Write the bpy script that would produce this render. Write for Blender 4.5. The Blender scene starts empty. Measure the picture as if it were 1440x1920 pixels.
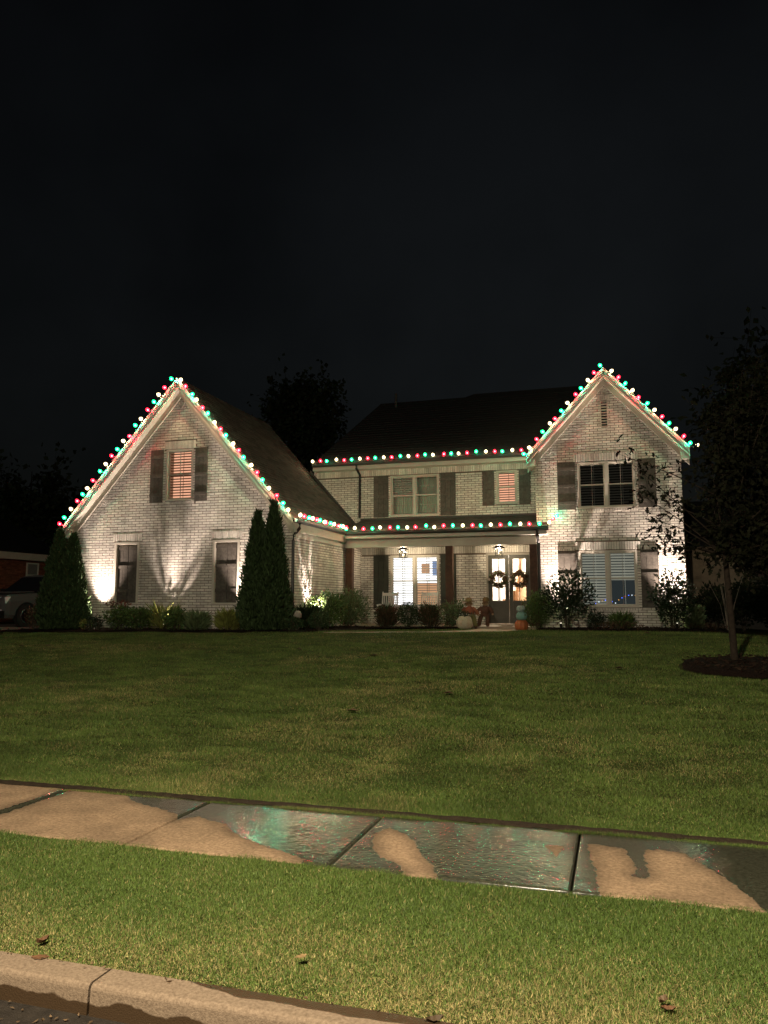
import bpy, math, random
import numpy as np
R = math.radians
random.seed(7)
rng = np.random.default_rng(11)
scene = bpy.context.scene
col = scene.collection

# ------------------------------------------------------------------ camera
CAMZ, YAW, PITCH, FPX = 1.62, math.atan(433/1442.), math.atan(168/1442.), 1442.
cam_d = bpy.data.cameras.new('camera')
cam_d.sensor_fit = 'VERTICAL'; cam_d.sensor_height = 24.0; cam_d.sensor_width = 18.0
cam_d.lens = 24.0*FPX/1920.0
cam_d.clip_start = 0.05; cam_d.clip_end = 2000
cam = bpy.data.objects.new('camera', cam_d); col.objects.link(cam)
cam.location = (0, 0, CAMZ); cam.rotation_euler = (R(90)+PITCH, 0, YAW)
scene.camera = cam
# ------------------------------------------------------------------ world, moonless overcast night
world = bpy.data.worlds.new('World'); scene.world = world; world.use_nodes = True
wn, wl = world.node_tree.nodes, world.node_tree.links
wn.clear()
w_out = wn.new('ShaderNodeOutputWorld'); w_bg = wn.new('ShaderNodeBackground')
sky = wn.new('ShaderNodeTexSky'); sky.sky_type = 'NISHITA'; sky.sun_disc = False
SUN_EL, SUN_AZ = R(4.0), R(200.0)
sky.sun_elevation = SUN_EL; sky.sun_rotation = SUN_AZ; sky.air_density = 1.0; sky.dust_density = 0.4; sky.ozone_density = 1.6
w_hsv = wn.new('ShaderNodeHueSaturation'); w_hsv.inputs['Saturation'].default_value = 0.45
w_tc = wn.new('ShaderNodeTexCoord'); w_noise = wn.new('ShaderNodeTexNoise')
w_noise.inputs['Scale'].default_value = 1.9; w_noise.inputs['Detail'].default_value = 5
w_map = wn.new('ShaderNodeMapRange')
w_map.inputs['From Min'].default_value = 0.3; w_map.inputs['From Max'].default_value = 0.7
w_map.inputs['To Min'].default_value = 0.0008; w_map.inputs['To Max'].default_value = 0.0040
wl.new(w_tc.outputs['Generated'], w_noise.inputs['Vector']); wl.new(w_noise.outputs['Fac'], w_map.inputs['Value'])
wl.new(sky.outputs['Color'], w_hsv.inputs['Color']); wl.new(w_hsv.outputs['Color'], w_bg.inputs['Color'])
wl.new(w_map.outputs['Result'], w_bg.inputs['Strength']); wl.new(w_bg.outputs['Background'], w_out.inputs['Surface'])
# weak sun lamp added as an even fill from the camera side
sun_d = bpy.data.lights.new('fill_sun', 'SUN'); sun_d.energy = 0.08; sun_d.angle = R(20); sun_d.color = (0.9, 0.93, 1.0)
sun = bpy.data.objects.new('fill_sun', sun_d); col.objects.link(sun)
sun.rotation_euler = (R(52), 0, R(-12)); sun.location = (0, -5, 30)
vs = scene.view_settings
vs.view_transform = 'Standard'; vs.look = 'None'; vs.exposure = 0.0; vs.gamma = 1.0; vs.use_curve_mapping = False
scene.render.engine = 'CYCLES'
cy = scene.cycles
cy.use_denoising = True; cy.denoiser = 'OPENIMAGEDENOISE'
cy.max_bounces = 5; cy.diffuse_bounces = 3; cy.glossy_bounces = 3; cy.transmission_bounces = 3; cy.transparent_max_bounces = 10
cy.use_light_tree = True; cy.caustics_reflective = False; cy.caustics_refractive = False
cy.sample_clamp_indirect = 4.0; cy.sample_clamp_direct = 0.0
UPLIGHT_W, STREET_W, BULB_W = 2100.0, 5800.0, 19.0

# ------------------------------------------------------------------ pixel helpers (photograph 1440 x 1920)
_cy, _sy, _cp, _sp = math.cos(YAW), math.sin(YAW), math.cos(PITCH), math.sin(PITCH)
FW = np.array([-_sy*_cp, _cy*_cp, _sp]); RT = np.array([_cy, _sy, 0.0]); UP = np.cross(RT, FW)
def ray(x, y): return FW + RT*(x-720)/FPX + UP*(960-y)/FPX
CAMP = np.array([0, 0, CAMZ])
def at_y(x, y, Y): r = ray(x, y); return CAMP + r*(Y/r[1])
def at_z(x, y, z): r = ray(x, y); return CAMP + r*((z-CAMZ)/r[2])
def at_x(x, y, X): r = ray(x, y); return CAMP + r*(X/r[0])

# ------------------------------------------------------------------ materials
MATS = {}
def mat(name, base=(.5,.5,.5), rough=.7, spec=.3, metal=0.0, noise=None, bump=None, rnd=None, emit=None):
    """noise=(scale, colour2, detail) mottling; bump=(scale, strength, distance); rnd=(amount) per-island brightness variation"""
    m = bpy.data.materials.new(name); m.use_nodes = True
    n, l = m.node_tree.nodes, m.node_tree.links
    b = n['Principled BSDF']
    b.inputs['Base Color'].default_value = (*base, 1); b.inputs['Roughness'].default_value = rough
    b.inputs['Specular IOR Level'].default_value = spec; b.inputs['Metallic'].default_value = metal
    geo = n.new('ShaderNodeNewGeometry')
    src = None
    if noise:
        t = n.new('ShaderNodeTexNoise'); t.inputs['Scale'].default_value = noise[0]; t.inputs['Detail'].default_value = noise[2] if len(noise) > 2 else 5
        t.inputs['Roughness'].default_value = .65
        l.new(geo.outputs['Position'], t.inputs['Vector'])
        rp = n.new('ShaderNodeMapRange'); rp.inputs['From Min'].default_value = .32; rp.inputs['From Max'].default_value = .68
        l.new(t.outputs['Fac'], rp.inputs['Value'])
        mx = n.new('ShaderNodeMix'); mx.data_type = 'RGBA'; mx.inputs['A'].default_value = (*base, 1); mx.inputs['B'].default_value = (*noise[1], 1)
        l.new(rp.outputs['Result'], mx.inputs['Factor']); src = mx.outputs['Result']
    if rnd:
        oi = n.new('ShaderNodeObjectInfo'); ad = n.new('ShaderNodeMath'); ad.operation = 'ADD'
        l.new(geo.outputs['Random Per Island'], ad.inputs[0]); l.new(oi.outputs['Random'], ad.inputs[1])
        fr = n.new('ShaderNodeMath'); fr.operation = 'FRACT'; l.new(ad.outputs[0], fr.inputs[0])
        mr = n.new('ShaderNodeMapRange'); mr.inputs['To Min'].default_value = 1-rnd; mr.inputs['To Max'].default_value = 1+rnd
        l.new(fr.outputs[0], mr.inputs['Value'])
        hs = n.new('ShaderNodeHueSaturation')
        if src: l.new(src, hs.inputs['Color'])
        else: hs.inputs['Color'].default_value = (*base, 1)
        l.new(mr.outputs['Result'], hs.inputs['Value']); src = hs.outputs['Color']
    if src: l.new(src, b.inputs['Base Color'])
    if bump:
        t2 = n.new('ShaderNodeTexNoise'); t2.inputs['Scale'].default_value = bump[0]; t2.inputs['Detail'].default_value = 6
        l.new(geo.outputs['Position'], t2.inputs['Vector'])
        bp = n.new('ShaderNodeBump'); bp.inputs['Strength'].default_value = bump[1]; bp.inputs['Distance'].default_value = bump[2]
        l.new(t2.outputs['Fac'], bp.inputs['Height']); l.new(bp.outputs['Normal'], b.inputs['Normal'])
    if emit:
        b.inputs['Emission Color'].default_value = (*emit[0], 1); b.inputs['Emission Strength'].default_value = emit[1]
    MATS[name] = m
    return m
M = mat
M('brick', (.83,.79,.72), .85, .2, noise=(20, (.66,.61,.54), 5), bump=(120, .5, .004), rnd=.17)
def weather(name, scale, lo):
    """broad water stains and whitewash wear over a material's colour"""
    m = MATS[name]; n, l = m.node_tree.nodes, m.node_tree.links; b = n['Principled BSDF']; src = b.inputs['Base Color'].links[0].from_socket
    g = n.new('ShaderNodeNewGeometry'); mp_ = n.new('ShaderNodeMapping'); mp_.inputs['Scale'].default_value = (1, 1, .45); l.new(g.outputs['Position'], mp_.inputs['Vector'])
    t = n.new('ShaderNodeTexNoise'); t.inputs['Scale'].default_value = scale; t.inputs['Detail'].default_value = 6; t.inputs['Roughness'].default_value = .65; l.new(mp_.outputs['Vector'], t.inputs['Vector'])
    r_ = n.new('ShaderNodeMapRange'); r_.inputs['From Min'].default_value = .35; r_.inputs['From Max'].default_value = .62; r_.inputs['To Min'].default_value = lo; r_.inputs['To Max'].default_value = 1.06; l.new(t.outputs['Fac'], r_.inputs['Value'])
    h = n.new('ShaderNodeHueSaturation'); l.new(src, h.inputs['Color']); l.new(r_.outputs['Result'], h.inputs['Value']); l.new(h.outputs['Color'], b.inputs['Base Color'])
weather('brick', 1.6, .74)
M('mortar', (.19,.15,.115), .95, .1, noise=(60, (.13,.10,.075)), bump=(200, .4, .003))
M('trim', (.60,.56,.48), .55, .35, noise=(3, (.52,.48,.41)))
M('drip_edge', (.24,.225,.205), .6, .3)
M('trim_dark', (.34,.31,.26), .6, .3)
M('shingle', (.105,.092,.075), .9, .2, noise=(70, (.05,.045,.04), 6), rnd=.30, bump=(300, .6, .004))
M('roof_deck', (.018,.0175,.017), .95, .1, noise=(9, (.011,.011,.011)))
M('gutter', (.05,.045,.04), .45, .4, metal=.2)
M('downspout', (.018,.016,.014), .45, .4)
M('shutter', (.135,.12,.10), .75, .25, noise=(14, (.075,.066,.056), 7), bump=(60, .3, .003), rnd=.14)
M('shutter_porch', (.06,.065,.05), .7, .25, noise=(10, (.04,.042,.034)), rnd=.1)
M('cedar', (.115,.06,.038), .7, .25, noise=(7, (.06,.03,.02), 7), bump=(50, .3, .003))
M('door', (.075,.07,.052), .5, .4, noise=(4, (.06,.055,.04)))
M('slat_white', (.62,.60,.55), .5, .3)
M('slat_added_glow', (.62,.60,.55), .5, .3, emit=((.75,.78,.66), .20))  # emission put into the slats in place of light falling on them
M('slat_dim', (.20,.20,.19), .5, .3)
M('black_metal', (.02,.018,.016), .4, .5, metal=.3)
M('concrete_dry', (.43,.31,.21), .9, .2, noise=(12, (.33,.235,.16), 8), bump=(160, .5, .004))
M('path', (.42,.34,.25), .9, .2, noise=(6, (.34,.27,.2), 7))
M('soil', (.045,.033,.022), .95, .1, noise=(25, (.025,.018,.012)), bump=(40, .7, .02))
M('mulch', (.022,.013,.009), .95, .1, noise=(40, (.010,.006,.005), 6), bump=(70, 1.0, .03))
M('chip', (.028,.017,.011), .9, .1, rnd=.5)
M('bark', (.042,.031,.022), .9, .15, noise=(18, (.02,.015,.011), 7), bump=(55, .8, .012))
M('stem', (.09,.075,.05), .9, .15, noise=(30, (.05,.04,.03)))
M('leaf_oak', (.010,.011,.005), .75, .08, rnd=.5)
M('leaf_far', (.035,.045,.02), .7, .15, rnd=.4)
M('leaf_arbor', (.042,.072,.026), .65, .2, rnd=.45)
M('leaf_box', (.085,.135,.038), .6, .25, rnd=.45)
M('leaf_yellow', (.20,.22,.055), .55, .3, rnd=.4)
M('leaf_sage', (.125,.17,.075), .6, .25, rnd=.4)
M('leaf_holly', (.02,.036,.013), .4, .4, rnd=.4)
M('leaf_red', (.13,.05,.03), .55, .3, rnd=.5)
M('leaf_bronze', (.10,.065,.035), .6, .25, rnd=.5)
M('leaf_dead', (.15,.075,.036), .7, .2, noise=(60, (.07,.033,.017)))
M('red_brick', (.22,.085,.05), .9, .15, noise=(8, (.13,.055,.035)))
M('rear_brick', (.34,.27,.19), .9, .15, noise=(8, (.26,.2,.14)), bump=(90, .4, .01))
M('car_paint', (.11,.11,.113), .28, .5, metal=.25)
M('car_black', (.012,.012,.013), .35, .5)
M('car_glass', (.01,.01,.012), .06, .6)
M('chrome', (.55,.55,.56), .2, .5, metal=1.0)
M('tyre', (.02,.02,.02), .85, .2)
M('lamp_lens', (.7,.7,.72), .12, .5)
M('white_wood', (.62,.59,.53), .5, .3)
M('pumpkin_white', (.60,.53,.40), .6, .3, noise=(20, (.45,.38,.26)))
M('pumpkin_orange', (.46,.16,.06), .55, .35, noise=(20, (.36,.11,.04)))
M('pumpkin_teal', (.20,.38,.33), .55, .35, noise=(20, (.15,.3,.26)))
M('pumpkin_pale', (.45,.52,.48), .55, .35, noise=(18, (.12,.2,.19)))
M('pumpkin_stem', (.10,.075,.04), .8, .2)
M('straw', (.25,.17,.08), .85, .15, noise=(60, (.17,.11,.05)))
M('burlap', (.42,.30,.19), .9, .1, noise=(80, (.33,.22,.13)))
M('cloth_orange', (.28,.12,.07), .9, .1, noise=(25, (.30,.11,.06)))
M('cloth_olive', (.24,.22,.09), .9, .1, noise=(25, (.17,.16,.06)))
M('cloth_brown', (.17,.09,.06), .9, .1, noise=(25, (.11,.06,.04)))
M('ribbon', (.55,.48,.42), .7, .2)
M('hall_wall', (.75,.70,.64), .8, .2)
M('hall_warm', (.72,.55,.36), .8, .2)
M('hall_floor', (.30,.20,.12), .5, .3)
M('hall_dark', (.20,.11,.06), .6, .3)
M('dark_room', (.03,.03,.028), .9, .1)
M('grey_room', (.50,.54,.44), .9, .1)
M('plastic_grey', (.34,.30,.25), .6, .3)
M('wire', (.015,.03,.018), .6, .3)
M('asphalt', (.028,.023,.018), .5, .4, noise=(14, (.012,.010,.008), 7), bump=(140, .9, .006))
M('grey_box', (.3,.3,.3), .5, .3)
M('twig', (.35,.29,.22), .8, .2)

def emission(name, colour, strength):
    m = bpy.data.materials.new(name); m.use_nodes = True
    n, l = m.node_tree.nodes, m.node_tree.links
    n.clear(); o = n.new('ShaderNodeOutputMaterial'); e = n.new('ShaderNodeEmission')
    e.inputs['Color'].default_value = (*colour, 1); e.inputs['Strength'].default_value = strength
    l.new(e.outputs[0], o.inputs['Surface']); MATS[name] = m
def bulb_glass(name, colour, strength):
    """translucent coloured bulb glass: part lit itself, part letting its filament's light out"""
    m = bpy.data.materials.new(name); m.use_nodes = True
    n, l = m.node_tree.nodes, m.node_tree.links
    n.clear(); o = n.new('ShaderNodeOutputMaterial'); e = n.new('ShaderNodeEmission'); t = n.new('ShaderNodeBsdfTransparent'); mx = n.new('ShaderNodeMixShader')
    e.inputs['Color'].default_value = (*colour, 1); e.inputs['Strength'].default_value = strength; mx.inputs['Fac'].default_value = .6
    l.new(t.outputs[0], mx.inputs[1]); l.new(e.outputs[0], mx.inputs[2]); l.new(mx.outputs[0], o.inputs['Surface']); MATS[name] = m
BULB_C = {'red': (1, .02, .05), 'green': (.01, .9, .5), 'white': (1, .76, .42)}
bulb_glass('bulb_red', (1, .014, .035), 9)
bulb_glass('bulb_green', (.006, .80, .20), 9)
bulb_glass('bulb_white', (1, .76, .40), 6)
emission('core_red', (1, .30, .32), 16)
emission('core_green', (.40, 1, .80), 14)
emission('core_white', (1, .90, .68), 14)
emission('lit_pink', (1, .48, .30), 1.05)
emission('lit_white', (1, .97, .96), 1.8)
emission('lit_amber', (1, .55, .3), .65)
emission('lit_cool', (.45, .62, 1), .55)
emission('room_added_glow', (.50, .62, .66), .045)  # faint glow added behind the lower bay blinds, no lamp known there
emission('uplight_lens', (1, .86, .70), 9)
emission('street_lens', (1, .8, .5), 14)
emission('ceiling_glow', (1, .9, .75), 7)
emission('lantern_bulb', (1, .85, .65), .5)
emission('glint_blue', (.08, .15, 1), 2.6)  # small emitters imitating reflected coloured lights in the window
emission('glint_white', (.8, .9, 1), 1.7)
emission('glint_amber', (1, .45, .1), 1.3)
emission('glint_red', (1, .06, .08), 1.2)

def glass_mat(name, tint, rough=.02):
    m = bpy.data.materials.new(name); m.use_nodes = True
    n, l = m.node_tree.nodes, m.node_tree.links
    n.clear(); o = n.new('ShaderNodeOutputMaterial')
    t = n.new('ShaderNodeBsdfTransparent'); t.inputs['Color'].default_value = (*tint, 1)
    g = n.new('ShaderNodeBsdfGlossy'); g.inputs['Roughness'].default_value = rough
    f = n.new('ShaderNodeFresnel'); f.inputs['IOR'].default_value = 1.5
    mx = n.new('ShaderNodeMixShader')
    l.new(f.outputs[0], mx.inputs['Fac']); l.new(t.outputs[0], mx.inputs[1]); l.new(g.outputs[0], mx.inputs[2]); l.new(mx.outputs[0], o.inputs['Surface'])
    MATS[name] = m
glass_mat('glass', (.92, .94, .93))

def grass_mat():
    m = bpy.data.materials.new('grass'); m.use_nodes = True
    n, l = m.node_tree.nodes, m.node_tree.links
    b = n['Principled BSDF']; b.inputs['Roughness'].default_value = .55; b.inputs['Specular IOR Level'].default_value = .25
    a = n.new('ShaderNodeVertexColor'); a.layer_name = 'Col'
    l.new(a.outputs['Color'], b.inputs['Base Color'])
    MATS['grass'] = m
grass_mat()

def turf_mat():
    m = bpy.data.materials.new('turf'); m.use_nodes = True
    n, l = m.node_tree.nodes, m.node_tree.links
    b = n['Principled BSDF']; b.inputs['Roughness'].default_value = .9; b.inputs['Specular IOR Level'].default_value = .1
    g = n.new('ShaderNodeNewGeometry')
    t1 = n.new('ShaderNodeTexNoise'); t1.inputs['Scale'].default_value = .55; t1.inputs['Detail'].default_value = 5
    t2 = n.new('ShaderNodeTexNoise'); t2.inputs['Scale'].default_value = 22; t2.inputs['Detail'].default_value = 8; t2.inputs['Roughness'].default_value = .8
    l.new(g.outputs['Position'], t1.inputs['Vector']); l.new(g.outputs['Position'], t2.inputs['Vector'])
    r1 = n.new('ShaderNodeMapRange'); r1.inputs['From Min'].default_value = .35; r1.inputs['From Max'].default_value = .65
    r2 = n.new('ShaderNodeMapRange'); r2.inputs['From Min'].default_value = .35; r2.inputs['From Max'].default_value = .68
    l.new(t1.outputs['Fac'], r1.inputs['Value']); l.new(t2.outputs['Fac'], r2.inputs['Value'])
    a = n.new('ShaderNodeMix'); a.data_type = 'RGBA'; a.inputs['A'].default_value = (.044,.068,.013, 1); a.inputs['B'].default_value = (.070,.078,.020, 1)
    l.new(r1.outputs['Result'], a.inputs['Factor'])
    c = n.new('ShaderNodeMix'); c.data_type = 'RGBA'; c.inputs['B'].default_value = (.028,.030,.009, 1)
    l.new(r2.outputs['Result'], c.inputs['Factor']); l.new(a.outputs['Result'], c.inputs['A']); l.new(c.outputs['Result'], b.inputs['Base Color'])
    bp = n.new('ShaderNodeBump'); bp.inputs['Strength'].default_value = .9; bp.inputs['Distance'].default_value = .05
    l.new(t2.outputs['Fac'], bp.inputs['Height']); l.new(bp.outputs['Normal'], b.inputs['Normal'])
    MATS['turf'] = m
turf_mat()

def wet_concrete():
    """broom-finished slab; the mesh attribute 'dry' (signed distance to the dried patches) tells dry from wet concrete"""
    m = bpy.data.materials.new('sidewalk_concrete'); m.use_nodes = True
    n, l = m.node_tree.nodes, m.node_tree.links
    b = n['Principled BSDF']
    g = n.new('ShaderNodeNewGeometry'); at = n.new('ShaderNodeAttribute'); at.attribute_name = 'dry'
    nz = n.new('ShaderNodeTexNoise'); nz.inputs['Scale'].default_value = 16; nz.inputs['Detail'].default_value = 7; nz.inputs['Roughness'].default_value = .7
    l.new(g.outputs['Position'], nz.inputs['Vector'])
    wob = n.new('ShaderNodeMapRange'); wob.inputs['To Min'].default_value = -.055; wob.inputs['To Max'].default_value = .055
    l.new(nz.outputs['Fac'], wob.inputs['Value'])
    ad = n.new('ShaderNodeMath'); ad.operation = 'ADD'; l.new(at.outputs['Fac'], ad.inputs[0]); l.new(wob.outputs['Result'], ad.inputs[1])
    dry = n.new('ShaderNodeMapRange'); dry.inputs['From Min'].default_value = -.004; dry.inputs['From Max'].default_value = .004
    l.new(ad.outputs[0], dry.inputs['Value'])
    mp = n.new('ShaderNodeMapping'); mp.inputs['Scale'].default_value = (14, 150, 20)   # broom strokes across the walk
    l.new(g.outputs['Position'], mp.inputs['Vector'])
    br = n.new('ShaderNodeTexNoise'); br.inputs['Scale'].default_value = 1.0; br.inputs['Detail'].default_value = 4
    l.new(mp.outputs['Vector'], br.inputs['Vector'])
    sp = n.new('ShaderNodeTexNoise'); sp.inputs['Scale'].default_value = 38; sp.inputs['Detail'].default_value = 8; sp.inputs['Roughness'].default_value = .75
    l.new(g.outputs['Position'], sp.inputs['Vector'])
    big = n.new('ShaderNodeTexNoise'); big.inputs['Scale'].default_value = 2.6; big.inputs['Detail'].default_value = 5
    l.new(g.outputs['Position'], big.inputs['Vector'])
    rs = n.new('ShaderNodeMapRange'); rs.inputs['From Min'].default_value = .35; rs.inputs['From Max'].default_value = .65
    l.new(sp.outputs['Fac'], rs.inputs['Value'])
    d1 = n.new('ShaderNodeMix'); d1.data_type = 'RGBA'; d1.inputs['A'].default_value = (.17,.112,.066, 1); d1.inputs['B'].default_value = (.40,.275,.17, 1)
    l.new(rs.outputs['Result'], d1.inputs['Factor'])
    wcol = n.new('ShaderNodeMix'); wcol.data_type = 'RGBA'; wcol.inputs['A'].default_value = (.018,.019,.012, 1); wcol.inputs['B'].default_value = (.070,.070,.048, 1)
    wf = n.new('ShaderNodeMapRange'); wf.inputs['From Min'].default_value = .3; wf.inputs['From Max'].default_value = .7; l.new(sp.outputs['Fac'], wf.inputs['Value']); l.new(wf.outputs['Result'], wcol.inputs['Factor'])
    cm = n.new('ShaderNodeMix'); cm.data_type = 'RGBA'; l.new(dry.outputs['Result'], cm.inputs['Factor'])
    damp = n.new('ShaderNodeMapRange'); damp.inputs['From Max'].default_value = .10; damp.inputs['To Min'].default_value = .62; damp.inputs['To Max'].default_value = 1.0; l.new(ad.outputs[0], damp.inputs['Value'])
    dh = n.new('ShaderNodeHueSaturation'); dm_ = n.new('ShaderNodeMapRange'); dm_.inputs['From Min'].default_value = .34; dm_.inputs['From Max'].default_value = .62; dm_.inputs['To Min'].default_value = .72; dm_.inputs['To Max'].default_value = 1.12; l.new(big.outputs['Fac'], dm_.inputs['Value'])
    dx_ = n.new('ShaderNodeMath'); dx_.operation = 'MULTIPLY'; l.new(damp.outputs['Result'], dx_.inputs[0]); l.new(dm_.outputs['Result'], dx_.inputs[1]); l.new(dx_.outputs[0], dh.inputs['Value']); l.new(d1.outputs['Result'], dh.inputs['Color'])
    l.new(wcol.outputs['Result'], cm.inputs['A']); l.new(dh.outputs['Color'], cm.inputs['B']); l.new(cm.outputs['Result'], b.inputs['Base Color'])
    rb = n.new('ShaderNodeMapRange'); rb.inputs['From Min'].default_value = .38; rb.inputs['From Max'].default_value = .62
    rb.inputs['To Min'].default_value = .07; rb.inputs['To Max'].default_value = .14; l.new(big.outputs['Fac'], rb.inputs['Value'])
    rg = n.new('ShaderNodeMix'); rg.data_type = 'FLOAT'; rg.inputs['B'].default_value = .9
    l.new(dry.outputs['Result'], rg.inputs['Factor']); l.new(rb.outputs['Result'], rg.inputs['A']); l.new(rg.outputs['Result'], b.inputs['Roughness'])
    b.inputs['Specular IOR Level'].default_value = .28
    sm = n.new('ShaderNodeMath'); sm.operation = 'ADD'; l.new(br.outputs['Fac'], sm.inputs[0]); l.new(sp.outputs['Fac'], sm.inputs[1])
    bp = n.new('ShaderNodeBump'); bp.inputs['Strength'].default_value = .30; bp.inputs['Distance'].default_value = .0035
    bs_ = n.new('ShaderNodeMapRange'); bs_.inputs['To Min'].default_value = .10; bs_.inputs['To Max'].default_value = .30; l.new(dry.outputs['Result'], bs_.inputs['Value']); l.new(bs_.outputs['Result'], bp.inputs['Strength'])
    l.new(sm.outputs[0], bp.inputs['Height']); l.new(bp.outputs['Normal'], b.inputs['Normal'])
    MATS['sidewalk_concrete'] = m
wet_concrete()

def kerb_mat():
    """cast concrete with a wet stain creeping up the face and over the back edge"""
    m = mat('kerb', (.235,.175,.122), .9, .2, noise=(70, (.12,.086,.058), 10), bump=(160, .8, .004))
    n, l = m.node_tree.nodes, m.node_tree.links; b = n['Principled BSDF']
    src = b.inputs['Base Color'].links[0].from_socket
    g = n.new('ShaderNodeNewGeometry'); sp = n.new('ShaderNodeSeparateXYZ'); l.new(g.outputs['Position'], sp.inputs[0])
    nz = n.new('ShaderNodeTexNoise'); nz.inputs['Scale'].default_value = 5; nz.inputs['Detail'].default_value = 6; l.new(g.outputs['Position'], nz.inputs['Vector'])
    def mth(op, a, b_):
        q = n.new('ShaderNodeMath'); q.operation = op
        for k, v in enumerate((a, b_)):
            if isinstance(v, (int, float)): q.inputs[k].default_value = v
            else: l.new(v, q.inputs[k])
        return q.outputs[0]
    wob = mth('MULTIPLY', mth('SUBTRACT', nz.outputs['Fac'], .5), .10)
    low = mth('SUBTRACT', mth('ADD', -.078, wob), sp.outputs['Z'])                       # below the tide line
    xr = n.new('ShaderNodeMapRange'); xr.inputs['From Min'].default_value = -2.0; xr.inputs['From Max'].default_value = -1.55; xr.inputs['To Min'].default_value = 3.19; xr.inputs['To Max'].default_value = 3.085
    l.new(sp.outputs['X'], xr.inputs['Value'])
    back = mth('SUBTRACT', mth('ADD', sp.outputs['Y'], mth('MULTIPLY', wob, .6)), xr.outputs['Result'])
    w = mth('MAXIMUM', low, back)
    wm = n.new('ShaderNodeMapRange'); wm.inputs['From Min'].default_value = -.003; wm.inputs['From Max'].default_value = .004; l.new(w, wm.inputs['Value'])
    mx = n.new('ShaderNodeMix'); mx.data_type = 'RGBA'; mx.inputs['B'].default_value = (.045,.028,.015, 1)
    l.new(wm.outputs['Result'], mx.inputs['Factor']); l.new(src, mx.inputs['A']); l.new(mx.outputs['Result'], b.inputs['Base Color'])
    rm = n.new('ShaderNodeMapRange'); rm.inputs['To Min'].default_value = .85; rm.inputs['To Max'].default_value = .35; l.new(wm.outputs['Result'], rm.inputs['Value']); l.new(rm.outputs['Result'], b.inputs['Roughness'])
kerb_mat()

# ------------------------------------------------------------------ mesh helpers
class MB:
    def __init__(s): s.v, s.f = [], []
    def add(s, vs_, fs_):
        b = len(s.v); s.v += [tuple(map(float, p)) for p in vs_]; s.f += [tuple(b+i for i in f) for f in fs_]; return s
    def box(s, x0, x1, y0, y1, z0, z1):
        return s.hexa([(x0,y0,z0),(x1,y0,z0),(x1,y1,z0),(x0,y1,z0),(x0,y0,z1),(x1,y0,z1),(x1,y1,z1),(x0,y1,z1)])
    def hexa(s, p): return s.add(p, [(3,2,1,0),(4,5,6,7),(0,1,5,4),(1,2,6,5),(2,3,7,6),(3,0,4,7)])
    def quad(s, *p): return s.add(p, [tuple(range(len(p)))])
    def prism(s, poly, vec):
        """poly: list of 3-D points, extruded by vec"""
        n = len(poly); q = [tuple(np.add(p, vec)) for p in poly]
        return s.add(list(poly)+q, [tuple(range(n))[::-1], tuple(range(n, 2*n))]+[(i, (i+1) % n, n+(i+1) % n, n+i) for i in range(n)])
    def tube(s, pts, rad, n=8, cap=True):
        pts = [np.array(p, float) for p in pts]; k = len(pts)
        rad = [rad]*k if not hasattr(rad, '__len__') else rad
        base = len(s.v)
        for i, p in enumerate(pts):
            t = pts[min(i+1, k-1)]-pts[max(i-1, 0)]; t = t/(np.linalg.norm(t)+1e-9)
            a = np.cross(t, (0,0,1) if abs(t[2]) < .9 else (1,0,0)); a /= np.linalg.norm(a); b = np.cross(t, a)
            for j in range(n):
                th = 2*math.pi*j/n; s.v.append(tuple(p+rad[i]*(math.cos(th)*a+math.sin(th)*b)))
        for i in range(k-1):
            for j in range(n):
                s.f.append((base+i*n+j, base+i*n+(j+1) % n, base+(i+1)*n+(j+1) % n, base+(i+1)*n+j))
        if cap:
            s.f.append(tuple(base+j for j in range(n))[::-1]); s.f.append(tuple(base+(k-1)*n+j for j in range(n)))
        return s
    def lathe(s, prof, c=(0,0,0), n=16, rib=None, axis=None):
        """prof: (r, z) pairs; rib(theta, t) multiplies r"""
        base = len(s.v); k = len(prof)
        for i, (r, z) in enumerate(prof):
            for j in range(n):
                th = 2*math.pi*j/n; rr = r*(rib(th, i/(k-1)) if rib else 1)
                s.v.append((c[0]+rr*math.cos(th), c[1]+rr*math.sin(th), c[2]+z))
        for i in range(k-1):
            for j in range(n): s.f.append((base+i*n+j, base+i*n+(j+1) % n, base+(i+1)*n+(j+1) % n, base+(i+1)*n+j))
        s.f.append(tuple(base+j for j in range(n))[::-1]); s.f.append(tuple(base+(k-1)*n+j for j in range(n)))
        return s
    def build(s, name, m, parent=None, smooth=False, kind=None, label=None, origin=None):
        me = bpy.data.meshes.new(name)
        o0 = np.array(origin) if origin is not None else (np.array(root_of(parent).location) if parent else np.zeros(3))
        v = np.array(s.v, float)-o0
        me.from_pydata(v.tolist(), [], s.f); me.materials.append(MATS[m] if isinstance(m, str) else m)
        if smooth: me.polygons.foreach_set('use_smooth', [True]*len(me.polygons))
        me.update()
        ob = bpy.data.objects.new(name, me); col.objects.link(ob)
        if parent: ob.parent = parent
        elif origin is not None: ob.location = o0
        if kind: ob['kind'] = kind
        if label: ob['label'] = label
        return ob
def root_of(o):
    while o.parent: o = o.parent
    return o
def tag(o, label, cat, group=None):
    o['label'] = label; o['category'] = cat
    if group: o['group'] = group
    return o
def thing(name, label, cat, loc=(0,0,0), group=None):
    o = bpy.data.objects.new(name, None); col.objects.link(o); o.location = loc; o.empty_display_size = .2
    return tag(o, label, cat, group)
def place(name, me, parent, loc, rot=None, scale=None):
    """a further object on shared mesh data, loc in world coordinates"""
    o = bpy.data.objects.new(name, me); col.objects.link(o)
    o.parent = parent; o.location = tuple(np.array(loc)-np.array(root_of(parent).location))
    if rot is not None: o.rotation_euler = rot
    if scale is not None: o.scale = scale
    return o
def struct(o): o['kind'] = 'structure'; return o
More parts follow.
